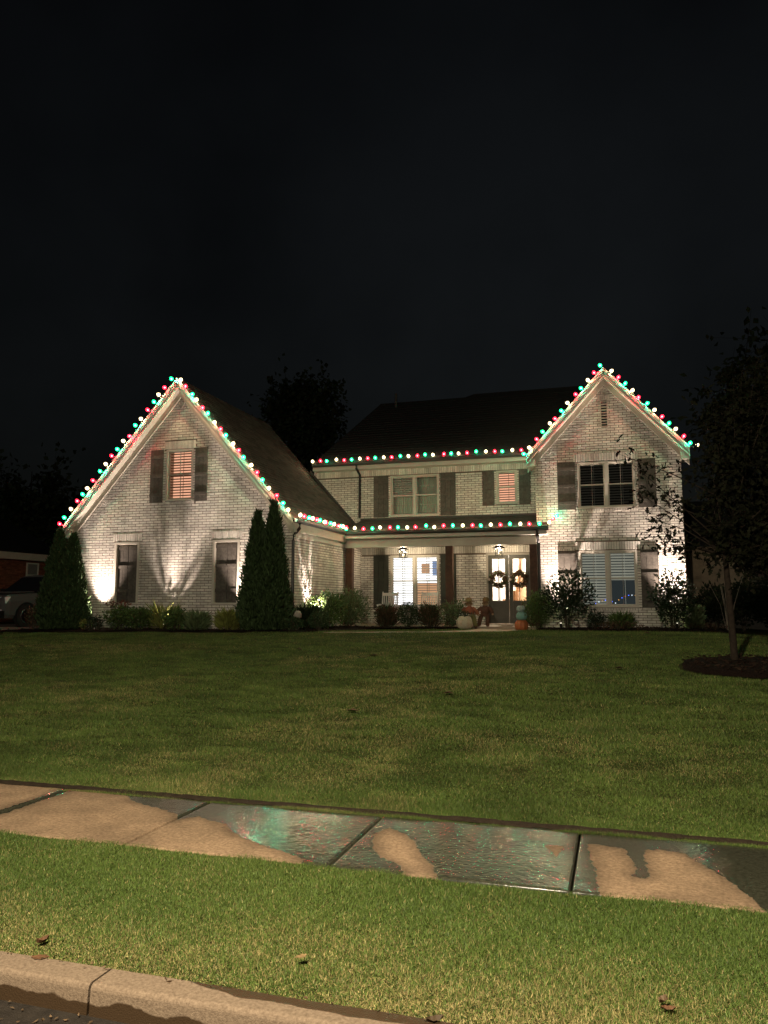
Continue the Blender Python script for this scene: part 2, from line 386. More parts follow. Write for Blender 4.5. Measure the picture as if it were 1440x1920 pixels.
def np_mesh(name, V, F, m, parent=None, colors=None, kind=None, smooth=False):
    """V (n,3), F (k,3|4) numpy arrays straight into a mesh"""
    if parent is not None: V = V-np.array(root_of(parent).location)
    me = bpy.data.meshes.new(name); k = F.shape[1]
    me.vertices.add(len(V)); me.vertices.foreach_set('co', V.astype(np.float32).ravel())
    me.loops.add(F.size); me.loops.foreach_set('vertex_index', F.astype(np.int32).ravel())
    me.polygons.add(len(F)); me.polygons.foreach_set('loop_start', np.arange(0, F.size, k, dtype=np.int32))
    me.polygons.foreach_set('loop_total', np.full(len(F), k, dtype=np.int32))
    if smooth: me.polygons.foreach_set('use_smooth', np.ones(len(F), dtype=bool))
    me.update(calc_edges=True)
    if colors is not None:
        a = me.color_attributes.new('Col', 'FLOAT_COLOR', 'POINT')
        a.data.foreach_set('color', np.c_[colors, np.ones(len(colors))].astype(np.float32).ravel())
    me.materials.append(MATS[m])
    o = bpy.data.objects.new(name, me); col.objects.link(o)
    if parent is not None: o.parent = parent
    if kind: o['kind'] = kind
    return o
def vnoise(x, y, f=1.0, s=0):
    """cheap smooth value noise in [0,1], vectorised"""
    x = np.asarray(x, float)*f+s*17.3; y = np.asarray(y, float)*f+s*9.1
    xi, yi = np.floor(x), np.floor(y); u, v = x-xi, y-yi; u, v = u*u*(3-2*u), v*v*(3-2*v)
    h = lambda a, b: np.modf(np.abs(np.sin(a*127.1+b*311.7)*43758.5453))[0]
    return (h(xi, yi)*(1-u)+h(xi+1, yi)*u)*(1-v)+(h(xi, yi+1)*(1-u)+h(xi+1, yi+1)*u)*v

# ------------------------------------------------------------------ ground
SW0, SW1 = 4.66, 5.86               # sidewalk, near and far edge
def lawn_z(X, Y):
    X = np.asarray(X, float); Y = np.asarray(Y, float)
    t = np.clip((Y-SW1)/(18.4-SW1), 0, 1)
    crest = .81+.010*np.clip(X+8, -9, 9)
    up = crest*(1.12*t-.12*t*t*t)
    back = crest+(0.76-crest)*np.clip((Y-18.4)/3.0, 0, 1)
    z = np.where(Y < 18.4, up, back)
    z = z-.045*np.clip(X-2.2, 0, 5)*np.clip((Y-12)/8, 0, 1)
    return z+(.034*(vnoise(X, Y, .7)-.5)+.022*(vnoise(X, Y*1.6, 2.1, 9)-.5))*np.clip(t*4, 0, 1)
def gz(X, Y): return float(lawn_z(X, Y))

struct(MB().quad((-700,-700,-.5),(700,-700,-.5),(700,700,-.5),(-700,700,-.5)).build('ground', 'soil'))
def road():
    xs = np.linspace(-40, 40, 161); ys = np.r_[np.linspace(-9, 0, 12), np.linspace(.5, 3.02, 10)]
    X, Y = np.meshgrid(xs, ys); Z = -.115-.02*np.clip((Y-2.4)/.6, 0, 1)+.004*(vnoise(X, Y, 2)-.5)
    V = np.c_[X.ravel(), Y.ravel(), Z.ravel()]; n = len(xs)
    i = np.arange(len(ys)-1)[:, None]*n+np.arange(n-1)[None, :]; i = i.ravel()
    return np_mesh('road', V, np.c_[i, i+1, i+n+1, i+n], 'asphalt')
struct(road())
# kerb of cast sections
kerb = MB().box(-40, 40, 3.06, 3.14, -.4, -.10).build('kerb', 'soil'); struct(kerb)
def kerb_section(x0, x1):
    prof = [(2.985,-.30),(3.00,-.038)]+[(3.00+.022*(1-math.cos(a)), -.038+.028*math.sin(a)) for a in np.linspace(.25, math.pi/2, 5)]+[(3.15,-.012),(3.165,-.02),(3.165,-.30)]
    m = MB(); n = len(prof); xs = np.linspace(x0+.006, x1-.006, 24); b = 0
    for x in xs:
        for (y, z) in prof:
            w = .004*(float(vnoise(x, y*8, 3))-.5)
            m.v.append((x, y+w, z+w*.6))
    for i in range(len(xs)-1):
        for j in range(n-1): m.f.append((i*n+j, (i+1)*n+j, (i+1)*n+j+1, i*n+j+1))
    m.f.append(tuple(range(n))); m.f.append(tuple((len(xs)-1)*n+j for j in range(n))[::-1])
    return m.build('kerb_section', 'kerb', kerb)
kj = float(at_z(198, 1828, -.02)[0])
for k in range(-4, 5): kerb_section(kj+k*3.05, kj+(k+1)*3.05)
# verge between kerb and sidewalk
def verge_z(X, Y): return -.03+.03*np.clip((np.asarray(Y)-3.15)/1.5, 0, 1)+.018*(vnoise(X, Y, 1.7, 2)-.5)
def verge():
    xs = np.linspace(-40, 40, 321); ys = np.linspace(3.16, SW0+.02, 14)
    X, Y = np.meshgrid(xs, ys); Z = verge_z(X, Y)-.012
    n = len(xs); i = (np.arange(len(ys)-1)[:, None]*n+np.arange(n-1)[None, :]).ravel()
    return np_mesh('verge', np.c_[X.ravel(), Y.ravel(), Z.ravel()], np.c_[i, i+1, i+n+1, i+n], 'turf')
struct(verge())
def lawn():
    xs = np.r_[np.linspace(-90, -24, 23), np.linspace(-23.5, 8, 127), np.linspace(9, 90, 28)]; ys = np.r_[np.linspace(SW1-.015, 24, 122), np.linspace(24.5, 60, 40), np.linspace(65, 200, 14)]
    X, Y = np.meshgrid(xs, ys); Z = lawn_z(X, Y)-.012
    n = len(xs); i = (np.arange(len(ys)-1)[:, None]*n+np.arange(n-1)[None, :]).ravel()
    return np_mesh('lawn', np.c_[X.ravel(), Y.ravel(), Z.ravel()], np.c_[i, i+1, i+n+1, i+n], 'turf', smooth=True)
struct(lawn())

# sidewalk slabs with dried patches
DRY = [
 [(-160,1440),(60,1468),(100,1466),(150,1476),(175,1482),(210,1489),(240,1492),(245,1500),(270,1509),(300,1516),(330,1526),(333,1537),(350,1534),(372,1531),(400,1540),(425,1545),(435,1560),(460,1572),(490,1585),(530,1597),(555,1605),(568,1612),(560,1640),(-160,1600)],
 [(697,1577),(700,1565),(720,1555),(730,1551),(757,1562),(775,1575),(785,1592),(795,1610),(810,1620),(815,1632),(830,1660),(757,1650),(752,1625),(740,1617),(720,1610),(705,1600)],
 [(1015,1585),(1056,1587),(1054,1596),(1042,1606),(1035,1595)],
 [(1102,1582),(1120,1584),(1145,1587),(1172,1592),(1180,1605),(1190,1620),(1192,1632),(1187,1642),(1200,1647),(1220,1645),(1215,1635),(1212,1620),(1207,1605),(1212,1593),(1245,1594),(1285,1602),(1310,1617),(1335,1630),(1360,1647),(1385,1667),(1410,1685),(1430,1705),(1455,1725),(1470,1790),(1132,1720),(1122,1665),(1120,1645),(1112,1620),(1105,1600)]]
DRYG = [np.array([at_z(x, y, 0)[:2] for x, y in p]) for p in DRY]
def dry_sd(P):
    """signed distance to the dry patches, positive inside"""
    best = np.full(len(P), -1.0)
    for poly in DRYG:
        d = np.full(len(P), 9.0); ins = np.zeros(len(P), bool)
        for i in range(len(poly)):
            a, b = poly[i], poly[(i+1) % len(poly)]; ab = b-a
            t = np.clip(((P-a)@ab)/(ab@ab), 0, 1); d = np.minimum(d, np.linalg.norm(P-(a+t[:, None]*ab), axis=1))
            c = (a[1] > P[:, 1]) != (b[1] > P[:, 1])
            with np.errstate(divide='ignore', invalid='ignore'): xin = (b[0]-a[0])*(P[:, 1]-a[1])/(b[1]-a[1])+a[0]
            ins ^= c & (P[:, 0] < xin)
        best = np.maximum(best, np.where(ins, d, -d))
    return np.minimum(best, np.abs(P[:, 0]+4.62)-.055)
walk = MB().box(-40, 40, SW0-.01, SW1+.01, -.3, -.075).build('sidewalk', 'soil'); struct(walk)
JX = [-4.62-1.45*k for k in range(4, 0, -1)]+[-4.62, -3.22, -1.757, -.302, 1.15, 2.6, 4.05, 5.5]
for a, b in zip(JX[:-1], JX[1:]):
    g = .0065 if abs(a+4.62) > .01 and abs(b+4.62) > .01 else .02
    near = a > -6.5 and b < 3
    xs = np.linspace(a+g, b-g, 170 if near else 12); ys = np.linspace(SW0, SW1, 130 if near else 10)
    X, Y = np.meshgrid(xs, ys); n = len(xs)
    edge = np.minimum(np.minimum(X-xs[0], xs[-1]-X), np.minimum(Y-ys[0], ys[-1]-Y))
    Z = -.007*np.exp(-edge/.005)+.0007*(vnoise(X, Y, 7, 3)-.5)+.0005*(vnoise(X, Y, 40, 4)-.5)+rng.normal(0, .00024, X.shape)   # trowelled and broomed relief
    V = np.c_[X.ravel(), Y.ravel(), Z.ravel()]
    i = (np.arange(len(ys)-1)[:, None]*n+np.arange(n-1)[None, :]).ravel(); F = np.c_[i, i+1, i+n+1, i+n]
    # skirt
    ring = np.r_[np.arange(n), np.arange(1, len(ys))*n+n-1, (len(ys)-1)*n+np.arange(n-2, -1, -1), np.arange(len(ys)-2, 0, -1)*n]
    k0 = len(V); V = np.r_[V, V[ring]*[1, 1, 0]+[0, 0, -.07]]; m_ = len(ring); j = np.arange(m_)
    F = np.r_[F, np.c_[ring, k0+j, k0+(j+1) % m_, ring[(j+1) % m_]]]
    o = np_mesh('slab', V, F, 'sidewalk_concrete', walk, smooth=False)
    at_ = o.data.attributes.new('dry', 'FLOAT', 'POINT'); at_.data.foreach_set('value', np.clip(dry_sd(V[:, :2]), -.3, .3).astype(np.float32))
# muddy, wet edge where the turf has crept over the slabs
def mud(name, y0, y1, z0):
    xs = np.linspace(-9, 6, 400); n = len(xs)
    e = y0-.02+.075*vnoise(xs, 0*xs, 2.3, 4)+.03*vnoise(xs, 0*xs, 11, 5)
    rows = [np.c_[xs, e+(y1-e)*t, z0+.012*math.sin(t*2.2)+.008*vnoise(xs, xs*0+t, 14)] for t in (0, .25, .6, 1)]
    V = np.concatenate(rows); i = (np.arange(3)[:, None]*n+np.arange(n-1)[None, :]).ravel()
    struct(np_mesh(name, V, np.c_[i, i+1, i+n+1, i+n], 'soil', smooth=True))
mud('soil_edge', SW1-.065, SW1+.06, .001)

# where the young oak stands: its foot meets the lawn along this line of sight
_ty = 12.5
for _ in range(40):
    _q = at_y(1378, 1247, _ty); _ty += (_q[2]-gz(_q[0], _ty))*1.5
OAK = (float(at_y(1378, 1247, _ty)[0]), _ty)
# grass blades
def blades(name, X, Y, Z, h, w, C, bend=.5, seg=2):
    n = len(X); th = rng.uniform(0, 2*math.pi, n); lean = rng.uniform(.05, bend, n)*h; ld = rng.uniform(0, 2*math.pi, n)
    dx, dy = np.cos(th)*w/2, np.sin(th)*w/2; lx, ly = np.cos(ld)*lean, np.sin(ld)*lean
    b = np.stack([X, Y, Z], 1); D = np.stack([dx, dy, 0*dx], 1)
    tip = b+np.stack([lx, ly, h*np.sqrt(np.clip(1-(lean/h)**2*.6, .1, 1))], 1)
    if seg == 2:
        mid = b+np.stack([lx*.3, ly*.3, h*.55], 1)
        V = np.stack([b-D, b+D, mid-D*.8, mid+D*.8, tip], 1).reshape(-1, 3)
        k = np.arange(n)[:, None]*5
        F = np.concatenate([k+[0, 1, 3], k+[0, 3, 2], k+[2, 3, 4]], 0)
        Cc = np.repeat(C, 5, 0)
    else:
        V = np.stack([b-D, b+D, tip], 1).reshape(-1, 3); F = np.arange(n)[:, None]*3+[0, 1, 2]; Cc = np.repeat(C, 3, 0)
    return np_mesh(name, V, F, 'grass', colors=Cc, kind='stuff')
def grass_colours(X, Y, straw):
    n = len(X); green = np.array([.115,.168,.036]); deep = np.array([.060,.102,.020]); tan = np.array([.34,.28,.115])
    t = vnoise(X, Y, 1.3, 1)*.6+rng.random(n)*.4
    C = green*t[:, None]+deep*(1-t[:, None])
    s = (rng.random(n) < straw)[:, None]
    C = np.where(s, tan*rng.uniform(.6, 1.05, n)[:, None], C)
    return C*rng.uniform(.5, 1.5, n)[:, None]
def in_view(X, Y, m=1.3):
    d = X*RT[0]+Y*RT[1]; f = X*FW[0]+Y*FW[1]
    return np.abs(d) < f*.5+m
n = 820000
X, Y = rng.uniform(-6.6, 3.6, n), rng.uniform(3.165, SW0+.03, n); k = in_view(X, Y, .9); X, Y = X[k], Y[k]
lip = .5+.5*np.clip((Y-3.2)/.2, 0, 1)
worn = np.clip(1-(Y-3.2)/.75, 0, 1)*(.35+1.1*vnoise(X, Y, 1.6, 8))+.5*np.clip(vnoise(X, Y, 2.2, 5)-.62, 0, 1)
C = grass_colours(X, Y, np.clip(.05+.60*worn, 0, .8))
H = rng.uniform(.010, .025, len(X))*lip*(.65+.8*vnoise(X, Y, 9, 3))
blades('grass', X, Y, verge_z(X, Y)-.012, H, rng.uniform(.0026, .0052, len(X)), C, 1.7, 1).name = 'verge_grass'
tag(bpy.data.objects['verge_grass'], 'short green and straw coloured grass between kerb and sidewalk', 'grass')
n = 1500000                                                         # lawn, thinning with distance
u = rng.random(n); Yl = 5.80+(18.9-5.80)*u**1.9; Xl = rng.uniform(-1, 1, n)*(Yl*.55+1.4)-Yl*.300
k = in_view(Xl, Yl, 1.2); Xl, Yl = Xl[k], Yl[k]
sc = np.clip(Yl/7.0, .85, 2.3)
H = rng.uniform(.015, .030, len(Xl))*(.35+1.2*vnoise(Xl, Yl*2.2, 3.2, 3))*np.clip(sc, 1, 1.25); W = rng.uniform(.0028, .0050, len(Xl))*sc
straw = np.clip(.05+1.0*np.clip(vnoise(Xl, Yl, .55, 6)*.55+vnoise(Xl, Yl, 2.3, 7)*.45-.50, 0, 1), 0, .5)
C = grass_colours(Xl, Yl, straw)*(.72+.5*vnoise(Xl, Yl*1.8, 2.6, 12))[:, None]
k = Yl < 8.5
def keep_off(X, Y):   # tree ring
    return ((X-OAK[0]-.12)/1.0)**2+((Y-OAK[1]+.30)/1.0)**2 > 1
kk = keep_off(Xl, Yl)
o = blades('lawn_grass', Xl[k], Yl[k], lawn_z(Xl[k], Yl[k])-.012, H[k], W[k], C[k], 1.5, 1)
tag(o, 'mown lawn grass rising from the wet sidewalk', 'grass')
q = (~k) & kk
o = blades('lawn_grass', Xl[q], Yl[q], lawn_z(Xl[q], Yl[q])-.012, H[q], W[q], C[q], .95, 1)
tag(o, 'mown lawn grass on the slope up to the house beds', 'grass')
n = 60000                                                          # strip behind the crest, by the path
Xs, Ys = rng.uniform(-9.5, 4.6, n), rng.uniform(18.6, 23.7, n)
def is_path(X, Y):
    c = -3.4-3.2*np.clip((23.6-Y)/4.5, 0, 1)**1.6
    return np.abs(X-c) < .78
k = (~is_path(Xs, Ys)) & ((Xs > -8.3) | (Ys < 19.0)) & in_view(Xs, Ys, 1)
Xs, Ys = Xs[k], Ys[k]; C = grass_colours(Xs, Ys, .08*np.ones(len(Xs)))*1.1
o = blades('lawn_grass', Xs, Ys, lawn_z(Xs, Ys)-.012, rng.uniform(.04, .075, len(Xs)), rng.uniform(.008, .013, len(Xs)), C, .7, 1)
tag(o, 'level grass strip beside the front path and porch bed', 'grass')

# ------------------------------------------------------------------ the house
GX0, GX1, GXC, GY = -16.2, -8.78, -12.52, 20.2       # garage wing: walls, apex, front plane
RX0, RX1, RXC, RY = -2.36, 2.03, -.165, 24.8         # gabled bay at the other end
PY, BY = 26.3, 24.5                                   # porch / upper wall plane, porch beam front
ZB = .74                                              # foot of the walls
house = thing('brick_house', 'two-storey pale brick house with two steep gables outlined in coloured bulbs', 'house', (-7.0, 24.0, .78))
def mp_front(Y): return lambda u, z, d=0.0: (u, Y-d, z)
def mp_side(X): return lambda u, z, d=0.0: (X+d, u, z)
BL, BH, JT = .2385, .0635, .0155
PL, PH = BL+JT, BH+JT
_brick_me = None
def brick_mesh():
    global _brick_me
    if _brick_me is None:
        m = MB(); a, h, d = BL/2, BH/2, .012; c = .003
        m.add([(-a,0,-h),(a,0,-h),(a,0,h),(-a,0,h),(-a+c,-d,-h+c),(a-c,-d,-h+c),(a-c,-d,h-c),(-a+c,-d,h-c)],
              [(4,5,6,7),(0,1,5,4),(1,2,6,5),(2,3,7,6),(3,0,4,7)])
        me = bpy.data.meshes.new('brick'); me.from_pydata(m.v, [], m.f); me.materials.append(MATS['brick']); _brick_me = me
    return _brick_me
def sub(iv, a, b):
    out = []
    for (p, q) in iv:
        if b <= p or a >= q: out.append((p, q)); continue
        if a > p: out.append((p, a))
        if b < q: out.append((b, q))
    return out
def brick_wall(mp, z0, z1, prof, holes, soldiers=(), single=None, backing=True):
    """prof(z)->(u0,u1); holes (u0,u1,z0,z1) openings; soldiers (u0,u1,z0,z1,proud) upright courses; single(u,z) bricks made one by one"""
    mo = MB(); br = MB(); pick = []
    n = int((z1-z0)/PH)
    for i in range(n+1):
        zb = z0+i*PH; zt = min(zb+PH, z1)
        if zt-zb < .02: continue
        zm = (zb+zt)/2; a, b = prof(zm)
        if b-a < .04: continue
        iv = [(a, b)]
        for h in holes:
            if h[2]-.005 < zm < h[3]+.005: iv = sub(iv, h[0], h[1])
        for (p, q) in iv: mo.quad(mp(p, zb), mp(q, zb), mp(q, zt), mp(p, zt))
        for s in soldiers:
            if s[2]-.002 < zm < s[3]+.002: iv = sub(iv, s[0], s[1])
        off = (i % 2)*PL/2
        for (p, q) in iv:
            k = math.floor((p-off)/PL)
            u = off+k*PL
            while u < q:
                x0, x1 = max(u, p)+.0, min(u+BL, q)
                if x1-x0 > .03:
                    full = x1-x0 > BL-.002 and zt-zb > PH-.002
                    if single and full and len(pick) < 150 and single((x0+x1)/2, zm): pick.append(((x0+x1)/2, zb+BH/2))
                    else:
                        d = .012+random.uniform(-.0025, .0025); c = .003; zt2 = min(zb+BH, zt)
                        br.add([mp(x0,zb),mp(x1,zb),mp(x1,zt2),mp(x0,zt2),mp(x0+c,zb+c,d),mp(x1-c,zb+c,d),mp(x1-c,zt2-c,d),mp(x0+c,zt2-c,d)],
                               [(4,5,6,7),(0,1,5,4),(1,2,6,5),(2,3,7,6),(3,0,4,7)])
                u += PL
    # jambs of the openings, one brick deep
    for h in holes:
        for (p, q) in (((h[0],h[2]),(h[0],h[3])), ((h[1],h[2]),(h[1],h[3])), ((h[0],h[3]),(h[1],h[3])), ((h[0],h[2]),(h[1],h[2]))):
            mo.quad(mp(*p, 0), mp(*q, 0), mp(*q, -.12), mp(*p, -.12))
    w = mo.build('wall', 'mortar', house)
    for s in soldiers:
        k = max(1, round((s[1]-s[0])/PH)); st = (s[1]-s[0])/k; rows = max(1, round((s[3]-s[2])/PL)); rh = (s[3]-s[2])/rows
        for r in range(rows):
            for i in range(k):
                x0, x1 = s[0]+i*st+.004, s[0]+(i+1)*st-.004; zb, zt = s[2]+r*rh+.004, s[2]+(r+1)*rh-.004
                d = s[4]+random.uniform(-.003, .003); c = .003
                br.add([mp(x0,zb),mp(x1,zb),mp(x1,zt),mp(x0,zt),mp(x0+c,zb+c,d),mp(x1-c,zb+c,d),mp(x1-c,zt-c,d),mp(x0+c,zt-c,d)],
                       [(4,5,6,7),(0,1,5,4),(1,2,6,5),(2,3,7,6),(3,0,4,7)])
    o = br.build('brick', 'brick', w, kind='stuff')
    for (u, z) in pick:
        p = mp(u, z); place('brick', brick_mesh(), w, p)
    return w
# openings
W_G_UP = (-12.98, -12.05, 4.63, 6.21); W_G_L1 = (-14.68, -13.80, 1.53, 3.42); W_G_L2 = (-11.32, -10.44, 1.53, 3.42)
W_R_UP = (-1.06, .69, 4.51, 6.00); W_R_LO = (-1.08, .65, 1.44, 3.20)
W_P = (-7.66, -5.89, 1.40, 3.25); W_U1 = (-7.66, -5.86, 4.62, 6.12); W_U2 = (-3.85, -3.13, 4.94, 6.12)
DOOR = (-4.24, -2.70, .84, 3.27)
GP = 1.135                                             # roof pitch, garage
def prof_g(z): w = GX1-GXC; t = (w if z < 4.0 else max(0, w-(z-4.0)/GP)); return (GXC-t, GXC+t)
def prof_r(z): w = RX1-RXC; t = (w if z < 6.15 else max(0, w-(z-6.15)/1.10)); return (RXC-t, RXC+t)
wall_g = brick_wall(mp_front(GY), ZB, 8.2, prof_g, [W_G_UP, W_G_L1, W_G_L2],
    [(-13.05,-11.98,6.22,6.47,.022), (-14.75,-13.73,3.43,3.68,.022), (-11.39,-10.37,3.43,3.68,.022), (-13.05,-11.98,4.53,4.62,.03)],
    single=lambda u, z: 3.75 < z < 4.55 and -14.4 < u < -10.4)
wall_s = brick_wall(mp_side(GX1), ZB, 3.72, lambda z: (GY, PY), [], [(GY+.02, BY-.1, 3.42, 3.68, .014)])
wall_p = brick_wall(mp_front(PY), ZB+.05, 3.72, lambda z: (GX1, RX0), [W_P, DOOR], [(GX1+.05, RX0-.05, 3.28, 3.53, .018)])
wall_u = brick_wall(mp_front(PY), 4.45, 6.40, lambda z: (-10.6, RX0), [W_U1, W_U2], [(-10.5, RX0-.02, 6.14, 6.36, .016), (-7.72, -5.80, 4.53, 4.61, .028)])
wall_r = brick_wall(mp_front(RY), ZB, 8.55, prof_r, [W_R_UP, W_R_LO, (-.29,-.07,7.05,7.98)],
    [(-1.18,.80,6.02,6.27,.022), (-1.18,.76,3.22,3.47,.035), (-1.12,.75,4.42,4.50,.03), (-1.14,.71,1.35,1.43,.03), (-.36,-.0,7.99,8.1,.016),
     (-1.72,-1.20,3.20,3.275,.03), (.78,1.27,3.20,3.275,.03)],
    single=lambda u, z: 3.62 < z < 4.40 and -2.1 < u < 1.9)
# walls no brick shows on: plain backing so the house is a closed body
bk = MB()
bk.quad((GX0,GY,ZB),(GX0,PY+6,ZB),(GX0,PY+6,4.0),(GX0,GY,4.0)); bk.quad((RX1,RY,ZB),(RX1,PY+7,ZB),(RX1,PY+7,6.3),(RX1,RY,6.3))
bk.quad((RX0,RY,ZB),(RX0,PY,ZB),(RX0,PY,6.3),(RX0,RY,6.3)); bk.quad((GX0,PY+6,ZB),(RX1,PY+6,ZB),(RX1,PY+6,6.4),(GX0,PY+6,6.4))
bk.quad((-10.6,PY,4.0),(-10.6,PY+6,4.0),(-10.6,PY+6,6.4),(-10.6,PY,6.4))
bk.build('rear_wall', 'mortar', house)

# --- windows
def bar(mp, u0, u1, z0, z1, d0, d1):
    m = MB(); p = [mp(u0,z0,d0),mp(u1,z0,d0),mp(u1,z0,d1),mp(u0,z0,d1),mp(u0,z1,d0),mp(u1,z1,d0),mp(u1,z1,d1),mp(u0,z1,d1)]
    return m.hexa(p)
def ring(mp, u0, u1, z0, z1, w, d0, d1, bottom=None):
    m = MB(); wb = bottom or w
    for r in ((u0,u0+w,z0,z1), (u1-w,u1,z0,z1), (u0+w,u1-w,z1-w,z1), (u0+w,u1-w,z0,z0+wb)):
        b = bar(mp, *r, d0, d1); m.add(b.v, b.f)
    return m
def window(mp, o, units, room, slat, pitch=.072, tilt=.35, frame_m='trim', sash_m='trim', grid=True, slat_depth=-.13, partial=None, sash_w=.04):
    """o opening; room material of what lies behind; slat material or None; tilt: share of the pitch a slat covers"""
    u0, u1, z0, z1 = o
    fr = ring(mp, u0, u1, z0, z1, .052, -.10, .014, .06)
    sill = bar(mp, u0-.03, u1+.03, z0-.002, z0+.028, .016, .05); fr.add(sill.v, sill.f)
    mul = .09 if units == 2 else 0
    if units == 2:
        b = bar(mp, (u0+u1)/2-.045, (u0+u1)/2+.045, z0+.061, z1-.053, -.098, .012); fr.add(b.v, b.f)
    w = fr.build('window', frame_m, house)
    rm = MB(); d = -.42
    rm.quad(mp(u0,z0,d), mp(u1,z0,d), mp(u1,z1,d), mp(u0,z1,d))
    rm.build('room_wall', room, w)
    rv = MB()
    for (p, q) in (((u0,z0),(u0,z1)), ((u1,z0),(u1,z1)), ((u0,z1),(u1,z1)), ((u0,z0),(u1,z0))):
        rv.quad(mp(*p,-.105), mp(*q,-.105), mp(*q,d+.003), mp(*p,d+.003))
    rv.build('reveal', 'trim_dark', w)
    cells = [(u0+.053, u1-.053)] if units == 1 else [(u0+.053, (u0+u1)/2-.046), ((u0+u1)/2+.046, u1-.053)]
    zmid = (z0+z1)/2
    for ci, (a, b) in enumerate(cells):
        for (p, q, dd) in ((zmid-.0, z1-.054, -.03), (z0+.062, zmid+.035, -.065)):
            s = ring(mp, a, b, p, q, sash_w, dd-.03, dd)
            so = s.build('sash', sash_m, w)
            g = MB().quad(mp(a+sash_w,p+sash_w,dd-.018), mp(b-sash_w,p+sash_w,dd-.018), mp(b-sash_w,q-sash_w,dd-.018), mp(a+sash_w,q-sash_w,dd-.018)); g.build('pane', 'glass', w)
            if grid:
                gw = .006 if grid == 'v' else .009
                bar(mp, (a+b)/2-gw, (a+b)/2+gw, p+sash_w, q-sash_w, dd-.014, dd-.004).build('muntin', 'trim_dark', w)
                for side in () if grid == 'v' else ((a+sash_w, (a+b)/2-.0095), ((a+b)/2+.0095, b-sash_w)):
                    bar(mp, *side, (p+q)/2-.009, (p+q)/2+.009, dd-.014, dd-.004).build('muntin', 'trim_dark', w)
        if slat:
            L = b-a-.02; hh = pitch*tilt; me = None
            zz = z0+.10; k = 0
            while zz < z1-.08:
                if not partial or partial(ci, (zz-z0)/(z1-z0)):
                    th = hh/2; t = .024
                    c = mp((a+b)/2, zz, slat_depth)
                    if me is None:
                        pa, pb = np.array(mp(-L/2, -th, t)), np.array(mp(L/2, -th, t)); o0 = np.array(mp(0, 0, 0))
                        pts = [mp(-L/2,-th,-t),mp(L/2,-th,-t),mp(L/2,-th+.006,-t),mp(-L/2,-th+.006,-t),mp(-L/2,th-.006,t),mp(L/2,th-.006,t),mp(L/2,th,t),mp(-L/2,th,t)]
                        pts = [tuple(np.array(x)-o0) for x in pts]
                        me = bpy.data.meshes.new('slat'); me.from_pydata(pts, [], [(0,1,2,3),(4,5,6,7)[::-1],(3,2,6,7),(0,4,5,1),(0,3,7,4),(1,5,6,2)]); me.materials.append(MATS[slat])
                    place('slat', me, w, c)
                zz += pitch
            for x in ((a+b)/2+.06,):
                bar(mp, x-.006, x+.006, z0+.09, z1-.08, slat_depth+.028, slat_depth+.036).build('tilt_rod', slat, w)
    return w
FG, FR, FP = mp_front(GY), mp_front(RY), mp_front(PY)
window(FG, W_G_UP, 1, 'lit_pink', 'hall_dark', pitch=.085, tilt=.30, sash_m='trim_dark', slat_depth=-.16)
wr1 = window(FR, W_R_UP, 2, 'dark_room', 'slat_dim', pitch=.085, tilt=.42, grid='v')
wr2 = window(FR, W_R_LO, 2, 'room_added_glow', 'slat_added_glow', pitch=.085, tilt=.62, slat_depth=-.125, grid='v', partial=lambda c, t: c == 0 or t > .48)
wp = window(FP, W_P, 2, 'lit_white', 'grey_box', pitch=.085, tilt=.22)
wu1 = window(FP, W_U1, 2, 'grey_room', 'slat_white', pitch=.082, tilt=.62, partial=lambda c, t: t > .5 if c == 0 else False)
wu2 = window(FP, W_U2, 1, 'lit_pink', 'hall_dark', pitch=.082, tilt=.30, grid=False)
# flat glowing colour patches imitating the lit contents of the front room
bar(FP, -6.62, -6.32, 2.62, 2.95, -.40, -.39).build('amber_patch', 'lit_amber', wp)
bar(FP, -6.22, -6.02, 2.55, 3.05, -.40, -.39).build('cool_patch', 'lit_cool', wp)
for (u, za, zb_) in ((-6.72, 1.46, 2.28),): bar(FP, u-.05, u+.75, za, zb_, -.405, -.395).build('low_amber_patch', 'lit_amber', wp)
# drawn curtains of the dim upstairs window
cu = MB()
for (a, b) in ((-7.6, -6.83), (-6.68, -5.93)):
    k = 22; xs = np.linspace(a, b, k)
    for i in range(k-1): cu.quad(FP(xs[i],4.68,-.33+.02*(i % 2)), FP(xs[i+1],4.68,-.33+.02*((i+1) % 2)), FP(xs[i+1],6.06,-.33+.02*((i+1) % 2)), FP(xs[i],6.06,-.33+.02*(i % 2)))
cu.build('curtain', 'grey_room', wu1)
# --- shutters: three boards and battens on a ledger
def shutter(mp, u0, u1, z0, z1, m='shutter', battens=(.14, .5, .86), d=.016, nb=3):
    s = bar(mp, u0+.004, u1-.004, z0+.004, z1-.004, d, d+.014).build('shutter', m, house)
    w = (u1-u0)/nb
    for i in range(nb): bar(mp, u0+i*w+.004, u0+(i+1)*w-.004, z0, z1, d+.0145, d+.034).build('board', m, s)
    for t in battens:
        z = z0+(z1-z0)*t; bar(mp, u0+.01, u1-.01, z-.045, z+.045, d+.0345, d+.058).build('batten', m, s)
    return s
shutter(FG, -13.50, -13.06, 4.60, 6.22); shutter(FG, -11.97, -11.55, 4.60, 6.22)
for (a, b) in ((-1.68, -1.12), (.76, 1.29)): shutter(FR, a, b, 4.50, 6.01)
for (a, b) in ((-1.72, -1.14), (.74, 1.27)): shutter(FR, a, b, 1.44, 3.19, battens=(.22, .58, .93))
for (a, b) in ((-8.28, -7.72), (-5.83, -5.28)): shutter(FP, a, b, 1.38, 3.26, 'shutter_porch', battens=(.12, .55, .9))
for (a, b) in ((-8.28, -7.72), (-5.82, -5.27)): shutter(FP, a, b, 4.62, 6.12)
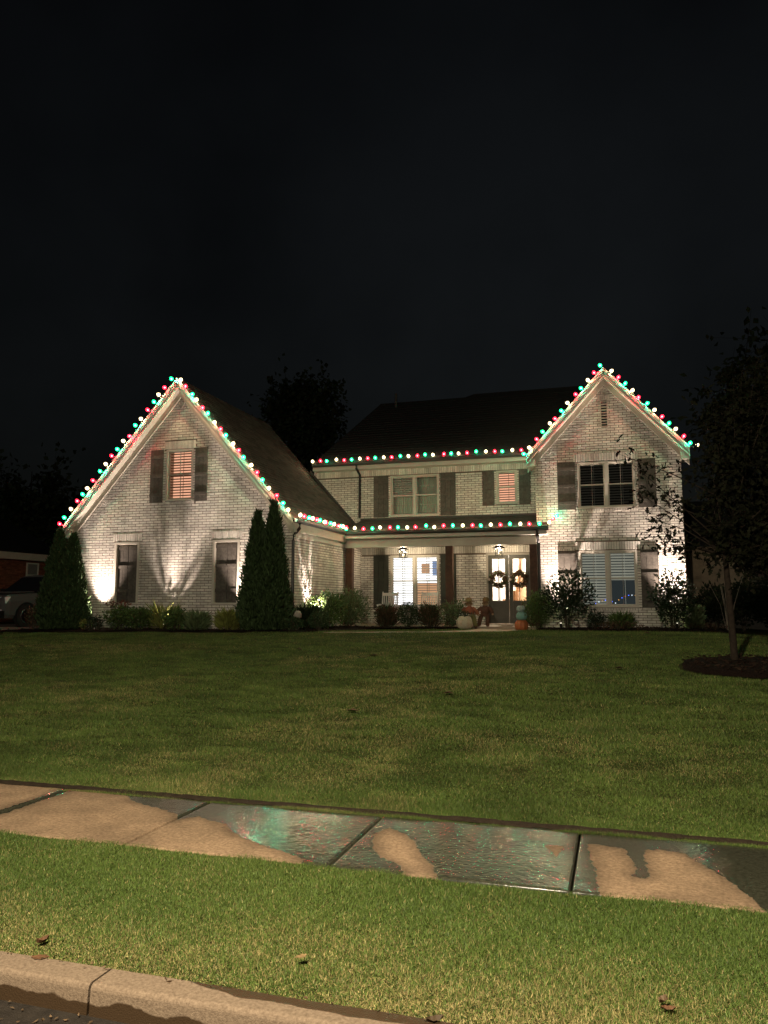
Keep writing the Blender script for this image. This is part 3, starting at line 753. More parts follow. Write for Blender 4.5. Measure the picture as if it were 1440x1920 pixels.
for (a, b) in ((-4.32, -3.91), (-3.07, -2.68)): shutter(FP, a, b, 4.92, 6.12)
# garage ground-floor openings: cream frames closed by pairs of boarded shutters
for o in (W_G_L1, W_G_L2):
    u0, u1, z0, z1 = o
    fr = ring(FG, u0, u1, z0, z1, .07, -.10, .03, .06).build('window', 'trim', house)
    bar(FG, u0, u1, z0, z1, -.115, -.112).build('room_wall', 'dark_room', fr)
    um = (u0+u1)/2
    for (a, b) in ((u0+.075, um-.006), (um+.006, u1-.075)):
        sh = bar(FG, a, b, z0+.07, z1-.08, -.10, -.085).build('shutter', 'shutter', house)
        w = (b-a)/2
        for i in range(2): bar(FG, a+i*w+.003, a+(i+1)*w-.003, z0+.07, z1-.08, -.0845, -.068).build('board', 'shutter', sh)
        for t in (.22, .60, .90):
            z = z0+(z1-z0)*t; bar(FG, a+.004, b-.004, z-.05, z+.05, -.0675, -.035).build('batten', 'shutter', sh)
# added tiny lights in the lower bay window, imitating reflections from across the street
ls = thing('window_glints', 'added string of tiny lights imitating reflections in the lower window behind the shrubs', 'lights', (-.3, RY+.2, 1.55))
pts = []
for k in range(13):
    t = k/12; u = -.62+1.18*t; z = 1.56+.10*abs(math.sin(t*6.0))+(.22*t*t if t > .55 else 0); pts.append((u, RY+.115, z))
MB().tube(pts, .004, 5).build('wire', 'wire', ls)
for k, p in enumerate(pts):
    MB().lathe([(.004,-.014),(.014,-.005),(.015,.006),(.004,.016)], p, 8).build('bulb', ['glint_blue','glint_white','glint_amber','glint_blue','glint_red'][k % 5], ls)
# --- front doors
dfr = ring(FP, DOOR[0], DOOR[1], DOOR[2], DOOR[3], .07, -.10, .02, .03).build('door_frame', 'trim_dark', house)
dm = (DOOR[0]+DOOR[1])/2
for s, (a, b) in enumerate(((DOOR[0]+.073, dm-.004), (dm+.004, DOOR[1]-.073))):
    z0, z1 = DOOR[2]+.035, DOOR[3]-.073; zg = z0+.78; st = .13
    leaf = MB()
    for r in ((a,a+st,z0,z1), (b-st,b,z0,z1), (a+st,b-st,z1-.13,z1), (a+st,b-st,zg-.10,zg), (a+st,b-st,z0,z0+.20)):
        q = bar(FP, *r, -.06, -.015); leaf.add(q.v, q.f)
    leaf = leaf.build('door', 'door', house)
    bar(FP, a+st, b-st, z0+.20, zg-.10, -.055, -.035).build('panel', 'door', leaf)
    ga, gb, gz0, gz1 = a+st, b-st, zg, z1-.13
    MB().quad(FP(ga,gz0,-.04), FP(gb,gz0,-.04), FP(gb,gz1,-.04), FP(ga,gz1,-.04)).build('pane', 'glass', leaf)
    bar(FP, (ga+gb)/2-.011, (ga+gb)/2+.011, gz0, gz1, -.05, -.025).build('muntin', 'door', leaf)
    for t in (1/3, 2/3):
        z = gz0+(gz1-gz0)*t
        for e in ((ga, (ga+gb)/2-.0115), ((ga+gb)/2+.0115, gb)): bar(FP, *e, z-.011, z+.011, -.05, -.025).build('muntin', 'door', leaf)
    hx = b-.055 if s == 0 else a+.055
    MB().tube([FP(hx, 1.75, .0), FP(hx, 1.75, .045), FP(hx, 2.0, .045), FP(hx, 2.0, .0)], .011, 6).build('handle', 'black_metal', leaf)
# --- the lit hall behind the doors
hall = MB()
hx0, hx1, hy0, hy1, hz0, hz1 = -5.2, -2.42, PY+.13, PY+4.2, .85, 3.75
hall.quad((hx0,hy1,hz0),(hx1,hy1,hz0),(hx1,hy1,hz1),(hx0,hy1,hz1)); hall.quad((hx0,hy0,hz0),(hx0,hy1,hz0),(hx0,hy1,hz1),(hx0,hy0,hz1))
hall.quad((hx0,hy0,hz1),(hx1,hy0,hz1),(hx1,hy1,hz1),(hx0,hy1,hz1))
hl = hall.build('hall_wall', 'hall_wall', house)
MB().quad((hx1,hy0,hz0),(hx1,hy1,hz0),(hx1,hy1,hz1),(hx1,hy0,hz1)).build('hall_side_wall', 'hall_warm', house)
MB().quad((hx0,hy0,hz0),(hx1,hy0,hz0),(hx1,hy1,hz0),(hx0,hy1,hz0)).build('hall_floor', 'hall_floor', house)
ring(mp_front(hy1-.01), -5.0, -4.35, .86, 3.0, .10, 0, .04).build('door_casing', 'grey_box', hl)
bar(mp_front(hy1-.01), -4.25, -3.55, 1.55, 1.72, 0, .3).build('console_shelf', 'hall_dark', hl)
stair = MB()
for k in range(9): stair.box(-3.5, -2.44, 28.0+k*.26, 28.0+(k+1)*.26, .86+k*.0, .86+(k+1)*.185)
stair = stair.build('staircase', 'hall_floor', house)
for k in range(9):
    MB().box(-3.52, -3.49, 28.10+k*.26, 28.13+k*.26, .86+(k+1)*.185, .86+(k+1)*.185+.85).build('baluster', 'hall_dark', stair)
MB().tube([(-3.505, 27.95, 1.85), (-3.505, 30.4, 3.60)], .035, 6).build('handrail', 'hall_dark', stair)
MB().box(-3.55, -3.46, 27.9, 27.99, .86, 2.0).build('newel_post', 'hall_dark', stair)
cl = MB().lathe([(.02,.0),(.16,-.02),(.18,-.06),(.12,-.12),(.02,-.14)], (-3.55, PY+1.9, hz1-.005), 14).build('ceiling_lamp', 'ceiling_glow', house)
hp = bpy.data.lights.new('hall_light', 'POINT'); hp.energy = 900; hp.color = (1, .91, .80); hp.shadow_soft_size = .16
ho = bpy.data.objects.new('hall_light', hp); col.objects.link(ho); ho.parent = cl; ho.location = np.array((-3.55, PY+1.9, hz1-.3))-np.array(house.location)

# --- roofs
def shingles(mpf, nrow, row, L, name='shingles', stagger=.17, tab=.31, th=.011):
    """mpf(s along eave, t up the slope, lift) -> point; L(t) -> (s0, s1)"""
    m = MB()
    for i in range(nrow):
        t0 = i*row; s0, s1 = L(t0+row*.5)
        if s1-s0 < .1: continue
        s = s0-((i*stagger) % tab)
        while s < s1:
            a, b = max(s, s0)+.002, min(s+tab-.006, s1); s += tab
            if b-a < .02: continue
            e = random.uniform(-.012, .012); h = th+random.uniform(-.003, .004)
            m.add([mpf(a,t0+e,.002), mpf(b,t0+e,.002), mpf(b,t0+e,h), mpf(a,t0+e,h), mpf(a,t0+row*1.03,.003), mpf(b,t0+row*1.03,.003)],
                  [(0,1,2,3), (3,2,5,4), (0,3,4), (1,5,2)])
    return m
GRX0, GRX1, GRY = -16.38, -8.66, 19.90                  # roof edges of the garage wing
GZ = 3.96; GA = GZ+GP*(GRX1-GXC)                        # eave and apex height (underside of shingles)
gar = MB(); GB = 26.28
for sx, ex in ((-1, GRX0), (1, GRX1)):
    p = [(ex,GRY,GZ),(GXC,GRY,GA),(GXC,GB,GA),(ex,GB,GZ)]
    gar.prism(p if sx > 0 else p[::-1], (0,0,-.10))
gar.quad((GRX0,GB-.02,GZ-.1),(GRX1,GB-.02,GZ-.1),(GXC,GB-.02,GA-.1))
roof_g = gar.build('roof', 'roof_deck', house)
cs = math.cos(math.atan(GP)); sn = math.sin(math.atan(GP)); SL = (GRX1-GXC)/cs
def mp_gr(s, t, l): return (GRX1-t*cs+l*sn+.015, s, GZ+t*sn+l*cs-.012)
shingles(mp_gr, int(SL/.135), .135, lambda t: (GRY-.02, GB)).build('shingle', 'shingle', roof_g, kind='stuff')
def mp_gl(s, t, l): return (GRX0+t*cs-l*sn-.015, s, GZ+t*sn+l*cs-.012)
shingles(mp_gl, int(SL/.135), .135, lambda t: (GRY-.02, GB), tab=.9).build('shingle', 'shingle', roof_g, kind='stuff')
cap = MB()
for k in range(21): y0 = GRY-.03+k*.31; cap.prism([(GXC-.15,y0,GA-.15),(GXC,y0,GA+.024),(GXC+.15,y0,GA-.15),(GXC,y0,GA+.008)], (0,.325,-.006))
cap.build('ridge_cap', 'shingle', roof_g, kind='stuff')
# porch roof
pr = MB(); PZ0, PZ1, PYE = 3.93, 4.53, 24.12; PX0, PX1 = GX1+.05, -1.98
pr.prism([(PX0,PYE,PZ0),(PX1,PYE,PZ0),(PX1,RY-.02,PZ0+.19),(RX0-.01,RY-.02,PZ0+.19),(RX0-.01,PY-.002,PZ1),(PX0,PY-.002,PZ1)], (0,0,-.08))
roof_p = pr.build('porch_roof', 'roof_deck', house)
pk = math.hypot(PY-PYE, PZ1-PZ0); pc, ps = (PY-PYE)/pk, (PZ1-PZ0)/pk
shingles(lambda s, t, l: (s, PYE-.02+t*pc-l*ps, PZ0+t*ps+l*pc), int(pk/.135)+1, .135, lambda t: (PX0, PX1 if t < .62 else RX0-.02)).build('shingle', 'shingle', roof_p, kind='stuff')
# main roof with hip and stepped ridge
MZ, MYE = 6.62, 25.88; MP_ = 1.13
y1 = 28.3; z1 = MZ+MP_*(y1-MYE); y2 = 28.42; z2 = MZ+MP_*(y2-MYE)
mr = MB()
fr_ = [(-10.55,MYE,MZ),(2.45,MYE,MZ),(.35,y2,z2),(-4.95,y2,z2),(-5.15,y1,z1),(-8.62,y1,z1)]
mr.add(fr_+[(-10.55,33,MZ),(2.45,33,MZ),(-8.62,31.4,z1),(.35,31.2,z2)], [(0,1,2,3,4,5),(0,5,8,6),(1,7,9,2),(5,4,3,2,9,8),(6,8,9,7)])
roof_m = mr.build('roof', 'roof_deck', house)
hipw = 1.93/(y1-MYE)
shingles(lambda s, t, l: (s, MYE-.015+t*.6626-l*.749, MZ+t*.749+l*.6626), 25, .145, lambda t: (-10.52+t*.6626*.8, 2.4-t*.6626*.83), tab=.6).build('shingle', 'roof_deck', roof_m, kind='stuff')
MB().tube([(-7.95, 28.1, z1-.3), (-7.95, 28.1, z1+.30)], .05, 10).build('vent_pipe', 'downspout', roof_m)
# bay gable roof running back into the main roof
RZ = 6.28; RPI = 1.10; RRX0, RRX1, RRY = -2.60, 2.27, 24.5; RA = RZ+RPI*(RRX1-RXC)
rg = MB(); yb = MYE+(RA-MZ)/MP_
for sx, ex in ((-1, RRX0), (1, RRX1)):
    p = [(ex,RRY,RZ),(RXC,RRY,RA),(RXC,yb+.2,RA),(ex,MYE+.2,RZ)]
    rg.prism(p if sx > 0 else p[::-1], (0,0,-.10))
roof_r = rg.build('roof', 'roof_deck', house)
cr = math.cos(math.atan(RPI)); sr = math.sin(math.atan(RPI))
shingles(lambda s, t, l: (RRX0+t*cr-l*sr-.012, s, RZ+t*sr+l*cr-.01), 26, .135, lambda t: (RRY-.02, RRY+1.4+t*.6), tab=.4).build('shingle', 'shingle', roof_r, kind='stuff')
shingles(lambda s, t, l: (RRX1-t*cr+l*sr+.012, s, RZ+t*sr+l*cr-.01), 26, .135, lambda t: (RRY-.02, RRY+1.4+t*.6), tab=.4).build('shingle', 'shingle', roof_r, kind='stuff')
# --- rakes: barge board, drip mould, soffit and frieze on both gables
def rake(xe, xc, ze, za, yf, yw, s):
    def poly(o1, o2, y): return [(xe,y,ze-o1),(xc,y,za-o1),(xc,y,za-o2),(xe,y,ze-o2)]
    MB().prism(poly(.10,.31,yf), (0,.035,0)).build('barge_board', 'trim', house)
    MB().prism(poly(.0,.17,yf-.035), (0,.034,0)).build('drip_mould', 'drip_edge', house)
    MB().prism(poly(.28,.302,yf+.036), (0,yw-yf-.052,0)).build('soffit', 'trim', house)
    MB().prism(poly(.305,.50,yw-.045), (0,.028,0)).build('frieze_board', 'trim', house)
    MB().prism(poly(.50,.54,yw-.058), (0,.04,0)).build('frieze_mould', 'trim', house)
for e in (GRX0, GRX1): rake(e, GXC, GZ, GA, GRY+.02, GY, 1)
for e in (RRX0, RRX1): rake(e, RXC, RZ, RA, RRY+.02, RY, 1)
# boxed eave returns at the gable feet
for (x0, x1, y0, y1_, z0, z1_) in ((GRX0, GX0+.02, GRY+.06, GY+.5, 3.58, 3.86), (RX1-.02, RRX1, RRY+.06, RY+.5, 5.92, 6.18), (RRX0, RX0+.02, RRY+.06, RY+.5, 5.92, 6.18)):
    MB().box(x0, x1, y0, y1_, z0, z1_).build('eave_return', 'trim', house)
# little sunburst panels in the peaks
for (xc, y, z) in ((GXC, GY, GA-.86), (RXC, RY, RA-.80)):
    m = MB()
    for a in (-28, 0, 28):
        c, s_ = math.cos(R(a)), math.sin(R(a)); w = .028
        m.prism([(xc-w*c+s_*.02, y-.03, z+w*s_), (xc+w*c+s_*.02, y-.03, z-w*s_), (xc+w*c+s_*.22, y-.03, z-w*s_+.20*c), (xc-w*c+s_*.22, y-.03, z+w*s_+.20*c)], (0, .028, 0))
    m.build('peak_ornament', 'trim', house)
# gable vent
gv = ring(FR, -.29, -.07, 7.05, 7.98, .022, -.03, .03).build('gable_vent', 'trim', house)
bar(FR, -.27, -.09, 7.07, 7.96, -.10, -.09).build('backing', 'dark_room', gv)
for k in range(10):
    z = 7.095+k*.089; MB().hexa([FR(-.266,z,.022),FR(-.094,z,.022),FR(-.094,z,.016),FR(-.266,z,.016),FR(-.266,z+.05,-.025),FR(-.094,z+.05,-.025),FR(-.094,z+.05,-.031),FR(-.266,z+.05,-.031)]).build('louvre', 'trim', gv)
# --- eaves: fascia, soffit, gutters, downspouts
def gutter(p0, p1, out, name='gutter'):
    """half-round-ish K gutter from p0 to p1, out = outward unit vector"""
    p0, p1, o = np.array(p0), np.array(p1), np.array(out); z = np.array((0,0,1.))
    pr_ = [(0,0),(.085,0),(.115,.05),(.125,.11),(.115,.11),(.10,.05),(.078,.012),(.012,.012),(.012,.11),(0,.11)]
    m = MB(); n_ = len(pr_)
    for p in (p0, p1): m.v += [tuple(p+o*a+z*b) for a, b in pr_]
    m.f = [(i, (i+1) % n_, n_+(i+1) % n_, n_+i) for i in range(n_)]+[tuple(range(n_))[::-1], tuple(range(n_, 2*n_))]
    return m.build(name, 'gutter' if name == 'gutter' else 'trim', house)
# garage side eave
MB().box(GX1+.03, GRX1+.03, GY-.1, BY-.16, 3.60, 3.63).build('soffit', 'trim', house)
MB().box(GRX1-.01, GRX1+.02, GRY+.06, BY-.2, 3.58, 3.86).build('fascia', 'trim', house)
MB().box(GX1+.016, GX1+.05, GY+.0, BY-.12, 3.44, 3.60).build('frieze_board', 'trim', house)
gutter((GRX1+.021, GRY+.05, 3.84), (GRX1+.021, BY-.45, 3.84), (1,0,0))
# porch eave
MB().box(GX1+.16, RX0+.35, PYE+.03, PYE+.06, 3.70, 3.85).build('fascia', 'trim', house)
MB().box(GX1+.10, RX0+.35, PYE+.061, BY-.002, 3.70, 3.72).build('soffit', 'trim', house)
gutter((GX1+.20, PYE+.029, 3.81), (RX0+.42, PYE+.029, 3.81), (0,-1,0))
MB().box(RX0-.0, RX0+.36, PYE+.06, RY-.016, 3.72, 3.85).build('eave_return', 'trim', house)
MB().box(GX1+.015, RX0-.005, BY, BY+.22, 3.42, 3.699).build('porch_beam', 'trim', house)
MB().box(GX1+.02, RX0-.01, BY+.221, PY-.03, 3.66, 3.69).build('porch_ceiling', 'trim', house)
# main eave
MB().box(-10.5, RX0-.02, MYE+.02, MYE+.05, 6.36, 6.58).build('fascia', 'trim', house)
MB().box(-10.5, RX0-.02, MYE+.051, PY-.02, 6.36, 6.385).build('soffit', 'trim', house)
gutter((-10.5, MYE+.019, 6.49), (RX0-.26, MYE+.019, 6.49), (0,-1,0))
def downspout(pts, r=.045): return MB().tube(pts, r, 8).build('downspout', 'downspout', house)
downspout([(GRX1+.09,GRY+.30,3.84),(GRX1+.09,GRY+.30,3.70),(GX1+.04,GY-.02,3.50),(GX1+.03,GY-.04,3.36),(GX1+.03,GY-.045,1.05),(GX1+.06,GY-.22,.86)])
downspout([(-8.80,MYE-.04,6.49),(-8.80,MYE-.04,6.38),(-8.80,PY-.06,6.20),(-8.80,PY-.065,4.62)])
downspout([(-2.28,PYE-.05,3.81),(-2.28,PYE-.05,3.66),(-2.28,BY-.06,3.45),(-2.28,BY-.06,.80)], .055)
# flashing where the wing roof climbs the upper wall
m = MB(); m.prism([(GRX1-.02,PY-.03,GZ+.02),(-10.75,PY-.03,GZ+.02+GP*(10.75-8.68)),(-10.75,PY-.03,GZ+.16+GP*(10.75-8.68)),(GRX1-.02,PY-.03,GZ+.16)], (0,.026,0)); m.build('flashing', 'gutter', house)
MB().box(GX1-.0, RX0-.01, PY-.035, PY-.002, 4.535, 4.60).build('flashing', 'gutter', house)
# porch posts and floor
for x in (-8.60, -5.16, -2.46):
    p = MB().box(x-.115, x+.115, BY-.005, BY+.225, .86, 3.418).build('porch_post', 'cedar', house)
    MB().box(x-.15, x+.15, BY-.035, BY+.255, .861, .99).build('post_base', 'cedar', p)
MB().box(GX1+.02, RX0-.01, BY-.25, PY-.002, .45, .84).build('porch_floor', 'path', house)
# setback wing past the bay
MB().box(RX1+.01, 5.6, 30.0, 34.0, .3, 3.6).build('side_wing', 'rear_brick', house)
MB().prism([(RX1,29.6,3.6),(6.0,29.6,3.6),(6.0,32,5.4),(RX1,32,5.4)], (0,0,.1)).build('wing_roof', 'roof_deck', house)
rb = MB()
for i in range(38):
    for k in range(15): x0 = RX1+.02+(i % 2)*.12+k*.254; rb.box(x0, x0+.244, 29.99, 30.0, .62+i*PH, .62+i*PH+BH)
rb.build('brick', 'rear_brick', bpy.data.objects['side_wing'], kind='stuff')

# ------------------------------------------------------------------ strings of coloured bulbs
BULB = {}
for cname in ('red', 'green', 'white'):
    prof = [(.011,0),(.033,.008),(.052,.032),(.057,.055),(.049,.083),(.029,.108),(.007,.122)]
    o = MB().lathe(prof, (0,0,0), 10); nf = len(o.f); o.lathe([(.004,-.024),(.019,-.012),(.023,.004),(.017,.018),(.004,.026)], (0,0,.052), 8)
    me = bpy.data.meshes.new('bulb'); me.from_pydata(o.v, [], o.f); me.materials.append(MATS['bulb_'+cname]); me.materials.append(MATS['core_'+cname]); BULB[cname] = me
    for f_ in me.polygons: f_.material_index = int(f_.index >= nf)      # coloured glass round a glowing core
so_ = MB().lathe([(.013,-.03),(.015,-.02),(.015,.004)], (0,0,0), 8)
SOCK = bpy.data.meshes.new('socket'); SOCK.from_pydata(so_.v, [], so_.f); SOCK.materials.append(MATS['wire'])
from mathutils import Vector
FIL = {}
for cname, pw in (('red', 1.05), ('green', 1.05), ('white', .7)):
    for fk, fp in (('eave', 1.0), ('rake', 2.6)):
        fl = FIL[fk+cname] = bpy.data.lights.new('filament', 'POINT'); fl.energy = BULB_W*pw*fp; fl.color = BULB_C[cname]; fl.shadow_soft_size = .015
def light_string(label, pts, dirs, start=0, sp=.302, fil='eave'):
    """bulbs along a polyline; dirs: direction each run's bulbs point"""
    root = thing('light_string', label, 'string lights', tuple(pts[0]), 'coloured light strings along the roof edges')
    wire, k = [], start
    carry = 0.0
    for (a, b, d) in zip(pts[:-1], pts[1:], dirs):
        a, b = np.array(a, float), np.array(b, float); L = np.linalg.norm(b-a); n_ = int((L-carry)/sp+1e-6)
        for i in range(n_+1):
            p = a+(b-a)*np.clip((carry+i*sp+rng.normal(0, .014))/L, 0, 1)+np.array((0, rng.normal(0, .006), rng.normal(0, .008)))
            wire.append(tuple(p)); 
            dd = np.array(d, float)+rng.normal(0, .20, 3); dd /= np.linalg.norm(dd)
            q = Vector(dd).to_track_quat('Z', 'Y').to_euler()
            bo = place('bulb', BULB[('white', 'red', 'green')[k % 3]], root, p+dd*.032, q)
            so = bpy.data.objects.new('socket', SOCK); col.objects.link(so); so.parent = bo
            lo = bpy.data.objects.new('filament', FIL[fil+('white', 'red', 'green')[k % 3]]); col.objects.link(lo); lo.parent = bo; lo.location = (0, 0, .020)
            k += 1
        carry = sp-(L-carry-n_*sp)
    ww = []
    for p, q in zip(wire[:-1], wire[1:]):
        p, q = np.array(p), np.array(q); ww += [p, (p+q)/2+np.array((0, -.004, -.018))]
    ww.append(np.array(wire[-1]))
    MB().tube(ww, .005, 5).build('wire', 'wire', root)
    return root
f = GRY-.062
light_string('red white and green bulbs up and over the garage gable with the single upstairs window', [(GRX0-.01,f,GZ-.02),(GXC,f,GA-.01),(GRX1+.01,f,GZ-.02)], [(-.58,-.50,.58),(.58,-.50,.58)], 1, fil='rake')
light_string('short bulb string receding along the garage side gutter to the porch', [(GRX1+.15,GRY+.12,3.97),(GRX1+.15,BY-.55,3.97)], [(.35,0,.9)], 0)
light_string('bulb string along the porch gutter over the rocking chairs and front doors', [(GX1+.25,PYE-.10,3.94),(-1.98,PYE-.10,3.94),(-1.74,RY-.14,4.28)], [(0,-.35,.9),(.4,-.3,.8)], 2)
light_string('bulb string along the upper gutter above the two curtained and lit bedroom windows', [(-10.45,MYE-.10,6.63),(-2.70,MYE-.10,6.63)], [(0,-.35,.9)], 0)
f = RRY-.062
light_string('red white and green bulbs over the narrow gable with the louvred vent', [(RRX0-.01,f,RZ-.02),(RXC,f,RA-.01),(RRX1+.01,f,RZ-.02),(RRX1+.25,f+.25,RZ-.02)], [(-.58,-.50,.58),(.58,-.50,.58),(.5,-.3,.8)], 2, fil='rake')

# ------------------------------------------------------------------ uplights
def uplight(x, y, tx, ty, tz, label, power=1.0, angle=62):
    z = gz(x, y)+.02
    root = thing('landscape_uplight', label, 'spotlight', (x, y, z), 'uplights in the flower beds')
    MB().tube([(x,y,z-.12),(x,y,z+.10)], .012, 6).build('stake', 'black_metal', root)
    d = np.array((tx-x, ty-y, tz-z-.1)); d = d/np.linalg.norm(d); p = np.array((x, y, z+.12))
    MB().tube([p-d*.06, p-d*.05, p+d*.03, p+d*.075], [.018,.034,.038,.038], 12).build('housing', 'black_metal', root, True)
    MB().tube([p+d*.0755, p+d*.079], .031, 12).build('lens', 'uplight_lens', root)
    L = bpy.data.lights.new('uplight_beam', 'SPOT'); L.energy = UPLIGHT_W*power; L.color = (1, .80, .68); L.spot_size = R(angle); L.spot_blend = 1.0; L.shadow_soft_size = .025
    o = bpy.data.objects.new('uplight_beam', L); col.objects.link(o); o.parent = root
    o.location = tuple(p+d*.09-np.array(root.location)); o.rotation_euler = Vector(d).to_track_quat('-Z', 'Y').to_euler()
    return root
uplight(-14.98, 19.74, -14.98, 20.2, 5.0, 'black uplight at the wall between the wide arborvitae and boarded window', .62)
uplight(-12.56, 19.66, -12.50, 20.2, 5.8, 'black uplight among the shrubs beneath the garage gable window', 1.35)
uplight(-10.18, 19.76, -10.35, 20.2, 4.0, 'black uplight hidden behind the tall twin arborvitae', .55)
uplight(-8.40, 21.25, -8.78, 21.35, 4.6, 'black uplight at the garage side wall behind the loose green shrubs', 1.0)
uplight(-1.66, 24.38, -1.4, 24.8, 5.6, 'black uplight behind the open shrub beside the porch post', 1.25)
uplight(1.68, 24.38, 1.4, 24.8, 5.6, 'black uplight behind the dark upright shrub at the house corner', 1.25)

# ------------------------------------------------------------------ street lamp across the road (behind the camera)
sl = thing('street_lamp', 'tall grey street lamp on the far kerb with a long arm over the road', 'street lamp', (-1.2, -5.8, -.15))
LX, LY, LZ = -1.2, -.5, 5.6
MB().tube([(LX,-5.8,-.15),(LX,-5.8,.3),(LX,-5.8,4.6),(LX,-5.6,5.1),(LX,-4.9,5.45),(LX,LY-.3,LZ+.1)], [.10,.075,.06,.05,.045,.04], 10).build('pole', 'grey_box', sl, True)
MB().tube([(LX,LY-.4,LZ+.10),(LX,LY-.25,LZ+.13),(LX,LY+.2,LZ+.14),(LX,LY+.4,LZ+.10)], [.06,.13,.14,.05], 12).build('lamp_head', 'grey_box', sl, True)
MB().lathe([(.01,-.05),(.09,-.035),(.12,0),(.01,.01)], (LX,LY,LZ+.01), 14).build('lens', 'street_lens', sl)
L = bpy.data.lights.new('street_light', 'SPOT'); L.energy = STREET_W; L.color = (1, .85, .62); L.shadow_soft_size = .12; L.spot_size = R(160); L.spot_blend = .9
o = bpy.data.objects.new('street_light', L); col.objects.link(o); o.parent = sl; o.location = (0, LY+5.8, LZ+.15-.08); o.rotation_euler = (R(40), 0, 0)

# ------------------------------------------------------------------ porch things
def lantern(x, y, label):
    z = 3.66; root = thing('porch_lantern', label, 'lantern', (x, y, z), 'hanging porch lanterns')
    MB().tube([(x,y,z),(x,y,z-.10)], .012, 6).build('hanger', 'black_metal', root)
    MB().lathe([(.012,0),(.02,-.03),(.05,-.09),(.11,-.17),(.185,-.22),(.185,-.235),(.01,-.235)], (x,y,z-.07), 4).build('hood', 'black_metal', root)
    zb, zt, w = z-.56, z-.306, .105
    for sx in (-1, 1):
        for sy in (-1, 1): MB().box(x+sx*w-.009, x+sx*w+.009, y+sy*w-.009, y+sy*w+.009, zb, zt).build('corner_bar', 'black_metal', root)
    b = MB(); b.box(x-w-.02, x+w+.02, y-w-.02, y+w+.02, zb-.02, zb); b.build('base', 'black_metal', root)
    for (ax, ay) in ((0,-1),(0,1),(1,0),(-1,0)):
        m = MB()
        if ax == 0: m.quad((x-w,y+ay*w,zb),(x+w,y+ay*w,zb),(x+w,y+ay*w,zt),(x-w,y+ay*w,zt))
        else: m.quad((x+ax*w,y-w,zb),(x+ax*w,y+w,zb),(x+ax*w,y+w,zt),(x+ax*w,y-w,zt))
        m.build('pane', 'glass', root)
    for k in range(3):
        a = k*2.1; cx_, cy_ = x+.04*math.cos(a), y+.04*math.sin(a)
        MB().tube([(cx_,cy_,zb),(cx_,cy_,zb+.12)], .012, 6).build('candle', 'trim_dark', root)
        MB().lathe([(.004,0),(.012,.012),(.011,.03),(.002,.055)], (cx_,cy_,zb+.122), 8).build('flame_bulb', 'lantern_bulb', root)
    L = bpy.data.lights.new('lantern_light', 'POINT'); L.energy = 85; L.color = (1, .80, .55); L.shadow_soft_size = .05
    o = bpy.data.objects.new('lantern_light', L); col.objects.link(o); o.parent = root; o.location = (0, 0, -.36)
lantern(-6.86, 25.1, 'black hooded lantern hanging in front of the lit porch window')
lantern(-3.62, 25.1, 'black hooded lantern hanging in front of the double doors')

def rocking_chair(x, y, label):
    z = .84; root = thing('rocking_chair', label, 'chair', (x, y, z), 'porch rocking chairs')
    def b(n, *a): return MB().box(*a).build(n, 'white_wood', root)
    sx = .27
    seat = MB()
    for k in range(6): b('seat_slat', x-sx, x+sx, y-.24+k*.085, y-.24+k*.085+.072, z+.42, z+.44)
    for s in (-1, 1):
        MB().tube([(x+s*sx,y-.25,z+.04),(x+s*sx,y-.24,z+.66)], .022, 6).build('leg', 'white_wood', root)
        MB().tube([(x+s*sx,y+.24,z+.04),(x+s*sx,y+.28,z+.45),(x+s*sx,y+.42,z+1.12)], .022, 6).build('back_post', 'white_wood', root)
        MB().tube([(x+s*sx,y-.30,z+.66),(x+s*sx,y+.28,z+.68)], .026, 6).build('armrest', 'white_wood', root)
        MB().tube([(x+s*sx,y-.46,z+.085),(x+s*sx,y-.25,z+.035),(x+s*sx,y+.02,z+.018),(x+s*sx,y+.28,z+.04),(x+s*sx,y+.52,z+.11)], .02, 6).build('runner', 'white_wood', root)
    for k in range(7):
        xx = x-.21+k*.07; MB().tube([(xx,y+.28,z+.50),(xx,y+.41,z+1.00)], .018, 5).build('back_slat', 'white_wood', root)
    MB().hexa([(x-sx,y+.37,z+.98),(x+sx,y+.37,z+.98),(x+sx,y+.40,z+.98),(x-sx,y+.40,z+.98),(x-sx,y+.40,z+1.08),(x+sx,y+.40,z+1.08),(x+sx,y+.43,z+1.08),(x-sx,y+.43,z+1.08)]).build('top_rail', 'white_wood', root)
    MB().hexa([(x-sx,y+.26,z+.48),(x+sx,y+.26,z+.48),(x+sx,y+.29,z+.48),(x-sx,y+.29,z+.48),(x-sx,y+.27,z+.53),(x+sx,y+.27,z+.53),(x+sx,y+.30,z+.53),(x-sx,y+.30,z+.53)]).build('lower_rail', 'white_wood', root)
rocking_chair(-7.50, 25.35, 'white slatted rocking chair by the dark shutter under the first window half')
rocking_chair(-6.10, 25.35, 'white slatted rocking chair beside the middle cedar post')

